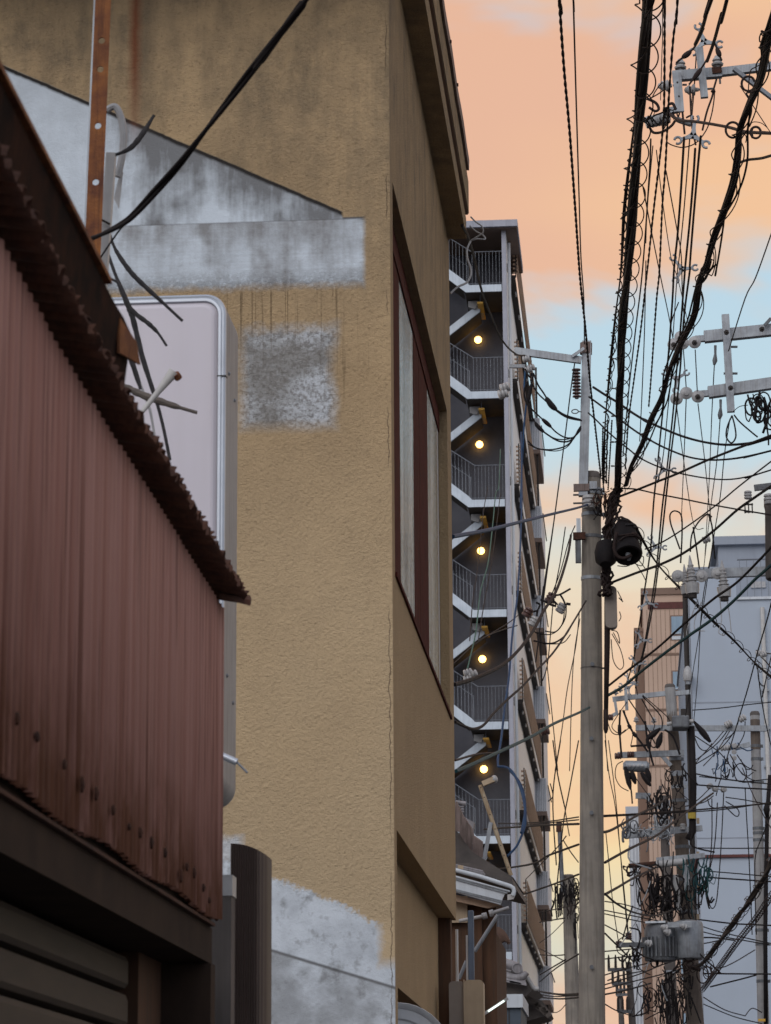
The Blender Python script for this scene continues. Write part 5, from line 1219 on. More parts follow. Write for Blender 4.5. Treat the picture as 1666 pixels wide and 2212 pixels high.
for x, y in ((965, 708), (1115, 692), (985, 1098), (1138, 1082), (1345, 618), (1375, 1018), (1600, 595)):
    q = G_(x, y, 28.56); MB().lathe(q, q+Vector((0, -1, 0)), [(0, .028), (.02, .028), (.022, .01), (.05, .01)], 6).build('bolt', 'dark_metal', PM.o)
for x, y in ((1265, 710), (1303, 1100)):
    MB().tube([G_(x, y, 28.7), G_(x, y+60, 28.7), G_(x-3, y+110, 28.7), G_(x-8, y+140, 28.7)], [.014, .012, .026, .012], 8).build('turnbuckle', 'galv_dark', PM.o, 'auto')
for y in (720, 912): MB().tube([G_(1325, y, 28.7), G_(1425, y, 28.7)], .012, 6).build('stud', 'galv_dark', PM.o)
tangle('', G_(1610, 1180, 28.4), .17, 26, .012, 91, PM.o, 'rubber', 'cable_coil', (.8, .4, 1.2))
# arrester arm and transformer can of the mid pole
def H_(x, y, d=28.6): return WY(c4(x, y), d)
a0, a1 = H_(960, 590), H_(1666, 560); MB().beam(H_(1140, 580), a1+(a1-a0)*.5, .06, .09).build('arrester_arm', 'galv', PM.o)
for i, (x, y, s_) in enumerate(((1100, 690, .86), (1330, 715, .82), (1055, 700, .68))):
    q = H_(x, y, 28.45 if i < 2 else 28.8); b = MB(); h = .36*s_
    prof = [(-.06, .03), (-.05, .075), (.07, .085), (.08, .06)]
    for k in range(5): prof += [(.09+.045*k, .05-.004*k), (.10+.045*k, .07-.008*k), (.115+.045*k, .045-.005*k)]
    prof += [(.34, .018), (.40, .006)]
    b.lathe(q, q+Vector((-.05, 0, 1)), [(t_*s_, r_*s_) for t_, r_ in prof], 16); ar = b.build('arrester', 'porcelain', PM.o, 'auto')
    MB().tube([q-Vector((0, 0, .10*s_)), q-Vector((0, 0, .05*s_))], .05*s_, 10).build('arrester_base', 'dark_metal', ar)
b = MB()
for x, y in ((995, 600), (1165, 600), (1280, 580)): one(disc, H_(x, y, 28.5), (0, -1, 0), .95, PM.o)
ca_, cb_ = H_(1625, 20, 28.5), H_(1670, 620, 28.5)
tp = MB().lathe(cb_+Vector((.10, 0, 0)), ca_+Vector((.16, 0, 0)), [(0, .15), (.02, .16), (.70, .165), (.74, .175), (.80, .175), (.81, .10)], 20).build('transformer', 'concrete_dark', PM.o, 'auto')
q = H_(1545, -40); MB().beam(q, q+Vector((.2, 0, .02)), .04, .06).build('terminal_arm', 'galv_dark', PM.o)
one(spool, H_(1650, 40, 28.2), (0, 0, 1), 1.1, PM.o); one(spool, H_(1500, 10, 28.2), (0, 0, 1), .85, PM.o)
fm = MB(); q = H_(1505, 105, 28.2)
for dx in (-.035, 0, .035): fm.box((q.x+dx-.006, q.y, q.z-.05), (q.x+dx+.006, q.y+.01, q.z+.05))
fm.box((q.x-.045, q.y-.002, q.z+.03), (q.x+.045, q.y+.008, q.z+.045)); fm.box((q.x-.045, q.y-.002, q.z-.045), (q.x+.045, q.y+.008, q.z-.03)); fm.build('fuse_cage', 'dark_metal', PM.o)

# ================================================================== line spacers (three armed hooks)
def spacer_mesh():
    b = MB()
    arms = [(90, 1.15), (205, 1.0), (330, 1.0)]
    for a, l in arms:
        u = Vector((math.cos(R(a)), 0, math.sin(R(a)))); t_ = [0, .25, .5, .75, 1]
        side = Vector((-u.z, 0, u.x))
        o0 = [(u*.1*l*k, w) for k, w in zip(t_, (.026, .018, .013, .012, .014))]
        L_ = [p+side*w for p, w in o0]+[p-side*w for p, w in reversed(o0)]
        b.prism([p+Vector((0, -.008, 0)) for p in L_], (0, .016, 0))
        c = u*.1*l+u*.018
        ringp = [c+Vector((math.cos(R(a+k))*.026, 0, math.sin(R(a+k))*.026)) for k in range(40, 331, 29)]
        b.tube(ringp, .010, 8)
    return b
sp0 = None
SP = [(c2(1185, 300), 21, 18, 'under the orange cloud above the mushroom insulators'), (c2(1105, 975), 20.5, -8, 'just below the near steel crossarm'), (c3(1025, 160), 25, 35, 'midway down the three high wires'),
      (c3(985, 950), 28, 60, 'between the two rows of disc insulators'), (c3(890, 1605), 31, 25, 'in the pale blue gap below the disc insulators'), (c4(832, 385), 34.5, 25, 'beside the black splice closure'),
      (c4(775, 785), 37.5, 10, 'before the roof edge of the tan block'), (c4(735, 1055), 40, 25, 'before the upper windows of the tan block'), (c4(700, 1230), 42, 40, 'before the lower windows of the tan block'), (c4(645, 1360), 44, 20, 'right above the transformer pole crossarm'), (c4(640, 1400), 44.4, 70, 'tilted, touching the transformer pole crossarm')]
for v, d, rot, ph_ in SP:
    p = WY(v, d)
    if sp0 is None: sp0 = spacer_mesh().build('wire_spacer', 'galv', None, 'auto'); m0 = sp0.data; o = sp0; base_off = ORG[o.name]
    else: o = sp0.copy(); col.objects.link(o)
    o.rotation_euler = (0, R(-rot), 0); o.location = p + Matrix.Rotation(R(-rot), 3, 'Y') @ base_off
    tag(o, 'grey three armed hook spacer ' + ph_, 'spacer', 'hook spacers along the high wires')

# ================================================================== overhead cables
# thick bundles with spiral hangers
def bundle(name, label, pts, r, n_str, m, hang=None, seed=1):
    P = spline(run_on(pts, 9.0), 8); o = thing(name, P[-1], label, 'cable'); rnd = random.Random(seed)
    for k in range(n_str):
        a = 2*math.pi*k/max(1, n_str-1); rad = 0 if k == 0 else r*.62
        b = MB(); b.tube(helix(P, rad, 6.0+rnd.random()*3, a, 40) if rad else P, r*(.55 if k == 0 else .42), 7); b.build('strand', m if k % 2 == 0 else 'rubber', o, True)
    if hang:
        for rr_, pitch, dx in hang:
            b = MB(); b.tube(helix([p+Vector((dx, 0, 0)) for p in P], rr_, pitch, rnd.random()*6, 34), .0045, 5); b.build('spiral_hanger', 'rubber_brown', o, True)
    return o
B1 = [(785, 0), (735, 600), (700, 1000), (662, 1600), (632, 2000)]; B1 = [c2(*p) for p in B1]+[c3(*p) for p in ((600, 500), (577, 1000), (568, 1500), (560, 1760))]
def zpath(vs, z0, z1):
    L = [0]
    for a, b in zip(vs, vs[1:]): L.append(L[-1]+math.hypot(b[0]-a[0], b[1]-a[1]))
    return [WZ(v, z0+(z1-z0)*l/L[-1]) for v, l in zip(vs, L)]
B1 = [(1412, -120)]+B1
bundle('telephone_cable_bundle', 'very thick dark cable bundle with looping spiral hanger running to the concrete pole', zpath(B1, 7.75, 8.72), .036, 6, 'rubber_brown', [(.052, .52, .030), (.050, 1.15, -.022)], 1)
bundle('looped_cable_bundle', 'thin coiled strands hanging along the left edge of the thick cable bundle', zpath([c2(770, 0), c2(715, 600), c2(668, 1000), c2(610, 1500), c2(585, 1950), c3(545, 500), c3(500, 950), c3(470, 1300), c3(460, 1700)], 8.1, 8.7), .012, 3, 'rubber', [(.022, .42, 0), (.025, .7, .01)], 2)
B2 = [c2(*p) for p in ((1700, 80), (1655, 220), (1590, 550), (1500, 760), (1440, 920), (1428, 1100), (1398, 1300), (1335, 1500), (1260, 1700), (1195, 1950))]+[c3(*p) for p in ((1215, 100), (1150, 260), (1110, 500), (1000, 730), (925, 900), (880, 1080), (800, 1250), (740, 1420), (665, 1580), (620, 1720))]
P_B2 = zpath(B2, 7.9, 8.65)
bundle('curving_cable_bundle', 'dark cable bundle with untidy loops curving in from the right to the concrete pole', P_B2, .026, 6, 'rubber_brown', [(.042, .9, 0), (.05, 1.9, .01)], 3)
PB = spline(P_B2, 8)
for k, (i0, i1, dx) in enumerate(((20, 60, .06), (56, 90, .07), (84, 120, -.06), (100, 150, .05))):
    a, c = PB[i0], PB[min(i1, len(PB)-1)]; seg = PB[i0:min(i1, len(PB)-1)+1]; n_ = len(seg)
    cable('loose_strand', 'loose black strand bowed out from the curving cable bundle', 'loose strands of the curving bundle', [p+Vector((dx*math.sin(math.pi*j/(n_-1)), 0, -.04*math.sin(math.pi*j/(n_-1)))) for j, p in enumerate(seg)][::4], .007, 'rubber', n=4)
# ring hanger bundle low on the right, running down to the transformer pole
R1 = [c5(*p) for p in ((1740, 720), (1666, 890), (1560, 1080), (1430, 1270), (1300, 1440), (1180, 1600), (1100, 1640))]
bundle('low_right_cable_bundle', 'rust brown cable bundle sloping down from right across the blue grey wall', px(I, R1, 30, 44.2), .035, 5, 'rubber_brown', [(.055, 1.1, 0), (.06, 1.7, 0)], 4)
R2 = [c5(*p) for p in ((1740, 1030), (1660, 1130), (1560, 1280), (1440, 1430), (1330, 1580), (1230, 1720), (1170, 1800))]
bundle('ring_hung_cable', 'black cable hung in chain like rings below the rust brown bundle', px(I, R2, 31, 44.2), .014, 2, 'rubber', [(.036, .20, 0)], 5)
R3 = [(c4(690, 240)), c4(850, 510), c4(1080, 750), c4(1260, 930), c4(1400, 1060), c4(1560, 1230), c4(1690, 1340)]
bundle('crossing_cable', 'black cable with rings crossing down to the right before the blue grey wall', px(I, R3, 29.6, 36), .017, 3, 'rubber', [(.045, .42, 0)], 6)

# left pair
cable('lead_in_cable', 'thick rough black cable dropping from above to the steel pole extension', None, zpath([c2(130, -60), c2(140, 0), c2(175, 500), c2(215, 950), c2(255, 1500), c2(290, 1999), c3(330, 600), c3(365, 1000), c3(400, 1300), c3(440, 1650)], 8.6, 8.8), .0075, 'rubber_brown', twist=.28)
cable('thin_lead_wire', 'thin straight wire beside the thick lead in cable', None, zpath([c2(238, -60), c2(242, 0), c2(262, 700), c2(283, 1400), c2(297, 1850), c3(318, 380), c3(322, 700)], 8.9, 9.6), .006, 'rubber_brown', cat='wire')
G = 'twisted service wires beside the thick bundle'
for pts in ([c2(900, -40), c2(900, 0), c2(897, 700), c2(880, 1000), c2(822, 1500), c2(780, 1900), c3(760, 300), c3(725, 620), c3(680, 950), c3(640, 1250), c3(615, 1600)],
            [c2(995, -40), c2(985, 100), c2(960, 300), c2(930, 700), c2(905, 1200), c2(882, 1500), c2(862, 1950), c3(840, 400), c3(805, 900), c3(785, 1150)]):
    cable('twisted_wire', 'thin twisted pair wire hanging just right of the thick cable bundle', G, zpath(pts, 8.2, 8.8), .006, 'rubber_brown', cat='wire', twist=.34)
for pts in ([c3(455, 1290), c3(450, 1600), c3(462, 1760)], [c3(490, 1250), c3(478, 1700)], [c3(520, 1250), c3(492, 1750)]):
    cable('twisted_wire', 'short twisted pair wire dropping beside the cap of the concrete pole', 'twisted wires at the pole cap', px(I, pts, 27, 29.7), .006, 'rubber', cat='wire', twist=.2)
# high wires
G = 'high wires between the hook spacers'; LB = 'thin high wire threaded through the grey hook spacers'
hv = [[c2(1250, -40), c2(1225, 0), c2(1175, 190), c2(1120, 320)], [c2(1355, -30), c2(1310, 100), c2(1255, 300), c2(1205, 440)],
      [c2(1040, 990), c2(1015, 1400), c2(992, 1700), c2(968, 1930), c3(955, 400), c3(925, 800), c3(880, 1250), c3(845, 1610)],
      [c2(1120, 1070), c2(1105, 1300), c2(1080, 1600), c2(1050, 1900), c3(1040, 250), c3(1005, 700), c3(975, 1000), c3(960, 1200), c3(910, 1660)],
      [c2(1160, 980), c2(1135, 1250), c2(1105, 1600), c2(1082, 1900), c3(1080, 180), c3(1040, 500), c3(1010, 900), c3(975, 1250), c3(935, 1580)]]
for k, pts in enumerate(hv): cable('high_wire', LB, G, zpath(pts, 8.75+.05*k, 9.0 if k < 2 else 9.35), .009 if k > 1 else .012, 'rubber_brown', cat='wire')
for pts in ([c3(845, 1610), c3(820, 1850), c4(800, 380), c4(770, 600), c4(740, 790), c4(700, 1060), c4(665, 1240), c4(620, 1380)], [c3(910, 1660), c3(880, 1900), c4(850, 450), c4(825, 650), c4(795, 850), c4(750, 1110), c4(715, 1250), c4(690, 1400)],
            [c3(935, 1580), c3(905, 1850), c4(872, 380), c4(845, 600), c4(820, 780), c4(770, 1050), c4(725, 1240), c4(690, 1350)]):
    cable('high_wire', LB, G, px(I, pts, 31, 44.6), .010, 'rubber', cat='wire')
G = 'thin wires before the orange cloud'; LB = 'very thin straight wire crossing the orange and blue sky right of the bundle'
for pts, d0, d1, r in (([c2(885, -20), c2(880, 400), c2(870, 720)], 16, 20, .003), ([c2(840, 1080), c2(885, 1450), c2(945, 1850), c3(1000, 250), c3(1080, 600)], 20, 28, .004), ([c2(910, 1230), c2(990, 1660), c2(1020, 1850), c3(1030, 400), c3(1060, 640)], 20, 28, .005),
                       ([c2(745, 1350), c2(800, 1640), c2(870, 1990), c3(930, 500), c3(960, 660)], 19, 28, .005), ([c2(800, 1000), c2(790, 1250), c2(740, 1950), c3(690, 600), c3(640, 1050), c3(600, 1500)], 19, 29, .006), ([c2(815, 1050), c2(775, 1500), c2(765, 1750)], 19, 24, .004),
                       ([c3(765, 100), c3(755, 600), c3(735, 1100), c3(720, 1400)], 24, 29, .005), ([c2(1080, 1000), c2(1040, 1500), c2(1005, 1850), c3(990, 200), c3(960, 650)], 20.5, 28, .005), ([c2(1130, 350), c2(1115, 600), c2(1095, 850)], 21, 20.8, .005),
                       ([c2(1700, 1600), c2(1666, 1690), c2(1555, 1999), c3(1480, 370), c3(1360, 750)], 24, 28.6, .006)):
    cable('thin_wire', LB, G, px(I, pts, d0, d1), r, 'rubber_brown', cat='wire', n=5)
# jumpers and loops on the near arm
G = 'jumper loops on the near crossarm'; LB = 'dark jumper wire looping round the near steel crossarm'
for pts, r, j in (([(385, 640), (470, 570), (560, 500), (650, 400), (760, 170)], .008, [(.42, .16, .022)]), ([(560, 930), (640, 830), (720, 720), (800, 590), (905, 370)], .008, [(.35, .16, .02)]), ([(910, 380), (950, 480), (980, 560), (1000, 600)], .008, [(.45, .2, .02)]),
               ([(930, 860), (890, 1000), (870, 1100), (800, 1300), (740, 1550)], .008, [(.32, .06, .02)]), ([(905, 1000), (895, 1150), (860, 1350), (790, 1550), (650, 1720), (480, 1780), (330, 1750), (250, 1700)], .005, []), ([(60, 1110), (100, 1030), (180, 920), (220, 910)], .005, []),
               ([(50, 1110), (140, 1060), (240, 990)], .005, []), ([(570, 960), (580, 1200), (600, 1500), (650, 1750)], .007, []), ([(610, 1000), (590, 1250), (580, 1400)], .004, []), ([(470, 1300), (490, 1500), (500, 1600)], .008, []), ([(520, 1380), (590, 1350), (620, 1400)], .007, []),
               ([(-10, 1120), (110, 1180), (150, 1260), (100, 1290), (20, 1240)], .011, []), ([(20, 1500), (80, 1580), (200, 1570), (320, 1490), (370, 1420)], .010, []), ([(280, 1200), (340, 1190), (380, 1270)], .011, [])):
    cable('jumper_wire', LB, G, [N_(x, y, 20.7) for x, y in pts], r, 'rubber_brown', cat='wire', joint=j)
cable('span_wire', 'dark tension cable from the near crossarm sleeve to the curving bundle and beyond', None, px(n4, [(290, 1320), (420, 1410), (620, 1430), (830, 1460), (1100, 1510), (1330, 1570), (1666, 1590), (1780, 1600)], 20.6, 18.0), .012, 'rubber_brown')
G = 'rings on the curving bundle'
for x, y, s_ in ((1150, 1545, 95), (1460, 1580, 70), (1360, 920, 90)):
    cable('cable_ring', 'small open loop of cable standing off the curving bundle', G, [WY(n4(x+s_*math.cos(R(a)), y+s_*1.1*math.sin(R(a))), 17.8) for a in range(20, 345, 36)], .008, 'rubber_brown', n=4)
for pts, r in (([(1380, 1500), (1420, 1440), (1530, 1450), (1620, 1520), (1666, 1590)], .003), ([(1360, 1010), (1385, 760), (1450, 700), (1510, 670)], .004)):
    cable('thin_wire', 'thin curled wire sticking out from the curving bundle', 'curled wires on the curving bundle', [N_(x, y, 17.8) for x, y in pts], r, 'rubber_brown', cat='wire')
cable('branch_cable', 'dark cable branching off the curving bundle towards the right', None, px(c2, [(1440, 1170), (1500, 1150), (1600, 1138), (1720, 1105)], 18.6, 17), .009, 'rubber_brown')

# wires from double arm insulators downwards
G = 'wires below the disc insulators'; LB = 'thin wire dropping from a round disc insulator towards the transformer pole'
for pts, d1 in (([c3(1035, 740), c3(1055, 1010)], 28.6), ([c3(1120, 740), c3(1135, 1040)], 28.6), ([c3(985, 1140), c3(1040, 1560), c3(1110, 1999), c4(1180, 250)], 40), ([c3(1055, 1100), c3(1040, 1500), c3(1025, 1850), c4(1020, 200)], 40), ([c3(1140, 1130), c3(1190, 1550), c3(1220, 1850), c4(1255, 350)], 40),
                ([c3(1258, 850), c3(1240, 1200), c3(1220, 1700), c4(1190, 450)], 44), ([c3(1300, 1230), c3(1275, 1550), c3(1235, 1850), c4(1180, 550)], 44), ([c3(1370, 1240), c3(1330, 1500), c3(1300, 1800), c4(1240, 400), c4(1150, 1000), c4(1050, 1600)], 44), ([c3(965, 770), c3(930, 1100), c3(890, 1500), c3(850, 1700)], 31),
                ([c4(1255, 350), c4(1170, 800), c4(1140, 1300), c4(1110, 1640)], 44), ([c3(935, 760), c3(945, 560), c3(1000, 400)], 26)):
    cable('drop_wire', LB, G, px(I, pts, 28.6, d1), .0055, 'rubber', cat='wire', n=6)
G = 'teardrop loops of wire right'; 
for pts in ([c3(1385, 1215), c3(1350, 1300), c3(1345, 1370), c3(1380, 1412), c3(1412, 1370), c3(1405, 1290), c3(1385, 1215)], [c4(1010, 400), c4(985, 330), c4(945, 220), c4(940, 150), c4(975, 125), c4(1020, 160), c4(1025, 300), c4(1015, 500)], [c4(1240, 170), c4(1205, 150), c4(1140, 210), c4(1095, 300), c4(1085, 420)],
            [c4(1215, 150), c4(1240, 230), c4(1250, 340), c4(1262, 470)], [c4(1105, 240), c4(1130, 400), c4(1150, 540)]):
    cable('wire_loop', 'slim teardrop wire loop above the white arrester insulators', G, px(I, pts, 28.5), .008, 'rubber', cat='wire')
for pts, r in (([c3(1400, 1210), c3(1440, 1260), c3(1520, 1330), c3(1570, 1370)], .008), ([c3(1395, 1185), c3(1440, 1150), c3(1500, 1140)], .004)):
    cable('wire_loop', 'thin wire bridging from the upright channel to the hanging coil', 'bridge wires by the hanging coil', px(I, pts, 28.5), r, 'rubber', cat='wire')
# sagging service drops from steel extension to the right
for k, (pts, r) in enumerate((([(385, 1010), (470, 1065), (560, 1120), (660, 1190), (760, 1250), (880, 1305), (1030, 1365), (1180, 1405), (1330, 1425), (1480, 1418), (1600, 1395), (1720, 1360)], .013), ([(355, 1080), (450, 1150), (560, 1230), (680, 1320), (800, 1395), (930, 1460), (1080, 1515), (1230, 1535), (1400, 1525), (1560, 1495), (1700, 1460)], .010),
                 ([(350, 1195), (420, 1260), (500, 1340), (620, 1440), (740, 1530), (900, 1600), (1050, 1640), (1250, 1672), (1400, 1672), (1560, 1640), (1720, 1590)], .008))):
    cable('service_drop', ('thickest upper', 'middle', 'lowest thin')[k]+' dark cable sagging from the steel pole extension to the right', None, px(c3, pts, 29.7, 27.5), r, 'rubber', joint=[(.35, .03, r*1.5)])
for k, (f, pts, d0, d1, r, m, lb_) in enumerate(((c3, [(570, 1800), (700, 1750), (850, 1690), (1000, 1630), (1200, 1540), (1400, 1460), (1560, 1400), (1740, 1330)], 29.6, 26, .012, 'rubber', 'thick dark cable rising right from the pole clamp through the blue gap'),
        (c3, [(570, 1740), (690, 1745), (850, 1780), (1030, 1815), (1200, 1850), (1420, 1890), (1600, 1920), (1750, 1945)], 29.6, 27, .008, 'rubber', 'nearly level dark cable running right from the pole clamp'),
        (c4, [(520, 640), (700, 570), (870, 510), (1050, 420), (1250, 270), (1420, 120), (1560, 20), (1720, -90)], 29.8, 25, .013, 'rubber', 'black cable rising right past the arrester insulators'),
        (c4, [(760, 400), (900, 340), (1100, 210), (1300, 60), (1420, -40), (1560, -150), (1730, -280)], 30, 26, .008, 'rubber', 'dark cable rising right above the tan roof'),
        (c4, [(470, 1405), (640, 1270), (850, 1110), (1050, 930), (1250, 760), (1420, 640), (1600, 460), (1720, 330)], 31, 26, .013, 'rubber', 'black cable rising right across the tan block'),
        (c4, [(470, 1465), (600, 1390), (720, 1290), (900, 1150), (1080, 1020), (1250, 900), (1400, 770), (1560, 610), (1720, 470)], 31, 26, .016, 'teal_cable', 'thick blue green cable rising right across the blue grey wall'),
        (c5, [(300, 640), (470, 660), (600, 600), (720, 530), (830, 475), (940, 400)], 30.2, 44, .016, 'rubber', 'dark cable from behind the concrete pole up to the transformer pole'),
        (c5, [(470, 880), (650, 780), (850, 680), (1000, 560), (1150, 450), (1250, 380)], 31, 44, .015, 'rubber', 'dark cable climbing right past the transformer pole arm'),
        (c5, [(470, 1110), (560, 1060), (680, 990), (830, 920)], 31, 44, .015, 'rubber', 'short dark cable climbing to the transformer pole pipe'),
        (c5, [(470, 1105), (560, 1180), (680, 1240), (830, 1262), (960, 1220)], 31, 44, .012, 'rubber', 'sagging dark cable under the transformer pole coils'))):
    cable('span_cable', lb_, None, px(f, pts, d0, d1), r, m)
# level wires low down
G = 'level wires low in the street'; LB = 'thin level wire crossing the street low behind the poles'
for k, pts in enumerate(([(300, 548), (700, 530), (1200, 495), (1700, 450)], [(300, 560), (800, 530), (1300, 500), (1700, 440)], [(1150, 260), (1500, 300), (1700, 318)], [(1120, 320), (1400, 340), (1700, 355)], [(1140, 775), (1400, 778), (1700, 775)], [(1180, 940), (1450, 962), (1700, 985)], [(1190, 985), (1400, 1000), (1700, 1020)],
        [(470, 1225), (700, 1270), (1000, 1330)], [(470, 1250), (650, 1290), (800, 1320)], [(1140, 1290), (1400, 1320), (1700, 1335)], [(1140, 1330), (1300, 1380), (1560, 1440), (1700, 1470)], [(1140, 1370), (1350, 1420), (1700, 1480)], [(950, 1450), (1200, 1420), (1400, 1440)], [(960, 1500), (1150, 1470), (1300, 1440)],
        [(470, 1330), (600, 1400), (700, 1470)], [(470, 1390), (580, 1500), (680, 1600)], [(470, 1520), (640, 1505), (760, 1490)], [(470, 1575), (600, 1560), (760, 1545)], [(1180, 1680), (1450, 1682), (1700, 1684)], [(1180, 1850), (1330, 1940), (1480, 1985)], [(1180, 1900), (1400, 1990), (1600, 2040)],
        [(1230, 1775), (1450, 1720), (1560, 1690)], [(470, 1760), (700, 1690), (900, 1610), (1050, 1560)], [(470, 1790), (700, 1730), (900, 1680), (1100, 1620)], [(470, 1830), (620, 1800), (800, 1750)], [(470, 1900), (560, 1950), (680, 1990)], [(470, 1160), (640, 1190), (860, 1270)], [(650, 1480), (760, 1560), (900, 1600)],
        [(470, 1690), (640, 1640), (800, 1600)], [(490, 1730), (600, 1690), (760, 1660)], [(1120, 240), (1300, 275), (1500, 300)], [(1110, 180), (1300, 60), (1400, -60)], [(1100, 160), (1280, 20), (1380, -110)])):
    LB, G = ('thin level wire crossing before the blue grey wall between transformer and pale poles', 'level wires before the blue grey wall') if pts[0][0] > 900 else ('thin wire low in the sky gap between concrete and transformer poles', 'low wires between concrete and transformer poles')
    cable('level_wire', LB, G, px(c5, pts, 47 if pts[0][0] > 900 else 40, 46), .009 if k % 3 else .012, 'rubber', cat='wire', n=5)
G = 'level wires left of the concrete pole'; LB = 'dark level wire between the slatted balconies and the concrete pole'
for pts, r in (([(-400, 640), (-100, 620), (0, 612), (280, 602)], .016), ([(-300, 600), (0, 590), (280, 552)], .009), ([(-200, 610), (0, 600), (280, 572)], .009), ([(-600, 960), (-100, 900), (60, 830), (280, 750)], .014), ([(-100, 1000), (100, 800), (190, 690)], .008), ([(0, 1740), (120, 1640), (280, 1540)], .01), ([(0, 1690), (100, 1630), (185, 1580)], .01), ([(0, 1810), (140, 1830), (280, 1828)], .016), ([(0, 1850), (140, 1862), (280, 1852)], .012),
               ([(0, 1830), (100, 1845), (280, 1836)], .009), ([(-500, 1180), (-200, 1130), (60, 1050), (280, 965)], .012), ([(0, 1240), (120, 1215), (270, 1180)], .008), ([(0, 1310), (90, 1295), (180, 1280)], .009), ([(20, 1950), (120, 1960), (190, 1900)], .006), ([(0, 1545), (90, 1550), (180, 1545)], .008), ([(0, 1500), (60, 1530), (180, 1590)], .007), ([(0, 1460), (80, 1400), (180, 1300)], .006)):
    cable('level_wire', LB, G, px(c5, pts, 52, 36), r, 'rubber', cat='wire', n=5)
# wires left of the concrete pole against the stair tower
for k, (f, pts, d0, d1, r, m, lb_) in enumerate(((cE, [(600, 262), (640, 340), (680, 480), (720, 660), (760, 780), (810, 900), (850, 990), (900, 1060), (960, 1105), (1010, 1110)], 12.75, 29.6, .008, 'rubber', 'black cable sagging from the ochre house eave to the pole side arm'),
        (cE, [(655, 205), (690, 240), (730, 270), (735, 310), (700, 335), (660, 360), (700, 350), (750, 352), (735, 325), (690, 300), (650, 265)], 12.8, 12.9, .0035, 'pvc_grey', 'pale grey wire curled under the ochre house eave'),
        (cE, [(655, 365), (632, 420), (635, 480), (655, 540), (655, 590), (630, 635), (570, 665), (525, 705)], 12.75, 12.6, .005, 'pvc_grey', 'grey pink cable looping down the far corner of the ochre house'),
        (cF, [(540, 280), (640, 262), (760, 240), (900, 205), (1040, 170), (1200, 130), (1345, 95), (1420, 72)], 14, 29.8, .011, 'blue_cable', 'blue black cable rising from the ochre house to the concrete pole'),
        (cF, [(985, -400), (990, 0), (985, 200), (965, 620), (930, 900), (905, 1200), (880, 1380), (855, 1600), (835, 1720), (835, 1780)], 29.8, 22, .009, 'blue_cable', 'long blue cable hanging down before the white edge of the stair tower'),
        (nA, [(455, 230), (440, 450), (450, 600), (470, 700), (440, 1000), (425, 1300), (400, 1800), (390, 2212)], 29.7, 29, .010, 'blue_cable', 'dark blue cable dropping from the pole side arm'),
        (cF, [(550, 1245), (640, 1220), (740, 1180), (860, 1120), (960, 1030), (1060, 900), (1130, 770), (1220, 620), (1290, 400), (1310, 270)], 16, 29.8, .012, 'rubber', 'black cable rising from the white insulators to the pole clamp'),
        (cF, [(555, 1490), (620, 1520), (680, 1535), (740, 1510), (800, 1440), (900, 1340), (1000, 1250), (1090, 1150), (1200, 1030), (1300, 880), (1408, 700)], 16, 29.6, .009, 'rubber', 'black cable sagging low then climbing right to the concrete pole'),
        (cF, [(560, 1810), (680, 1760), (830, 1690), (960, 1630), (1080, 1570), (1200, 1500), (1360, 1430), (1430, 1395)], 17, 29.8, .012, 'teal_cable', 'blue green cable rising from the ochre house corner to the pole'),
        (cF, [(555, 1740), (700, 1700), (830, 1690)], 17, 21, .007, 'rubber_brown', 'thin brown wire joining the blue green cable'),
        (cF, [(850, -290), (840, -50), (820, 0), (800, 200), (770, 450), (720, 640), (690, 900), (650, 1080), (630, 1160)], 29, 20, .005, 'green_cord', 'thin green cord hanging across the stair railings'),
        (cF, [(770, -50), (740, 120), (700, 500), (670, 700), (650, 960)], 29, 22, .004, 'rubber', 'thin black wire hanging across the left stair railings'),
        (cF, [(850, 0), (800, 400), (740, 740), (705, 960)], 29, 22, .004, 'rubber', 'thin black wire hanging across the middle stair landing'),
        (cF, [(835, 1780), (900, 1790), (950, 1850), (990, 1950), (1010, 2060), (1000, 2150), (985, 2212)], 22, 21, .010, 'blue_cable', 'blue cable bowing out beside the lowest stairs'),
        (cG, [(1060, 655), (1130, 580), (1180, 470), (1200, 380), (1190, 200), (1150, 80), (1080, 0)], 21, 22, .009, 'blue_cable', 'lower loop of blue cable under the bowed one'),
        (cF, [(545, 1110), (700, 970), (900, 845), (970, 790)], 20, 29, .005, 'rubber', 'thin dark wire before the fourth landing rising to dark insulators'),
        (cF, [(700, 960), (830, 900), (960, 860)], 20, 29, .005, 'rubber', 'thin dark wire just under the wire to the dark insulators'))):
    P_ = px(f, pts, d0, d1)
    cable('hanging_cable', lb_, None, P_, r, m)
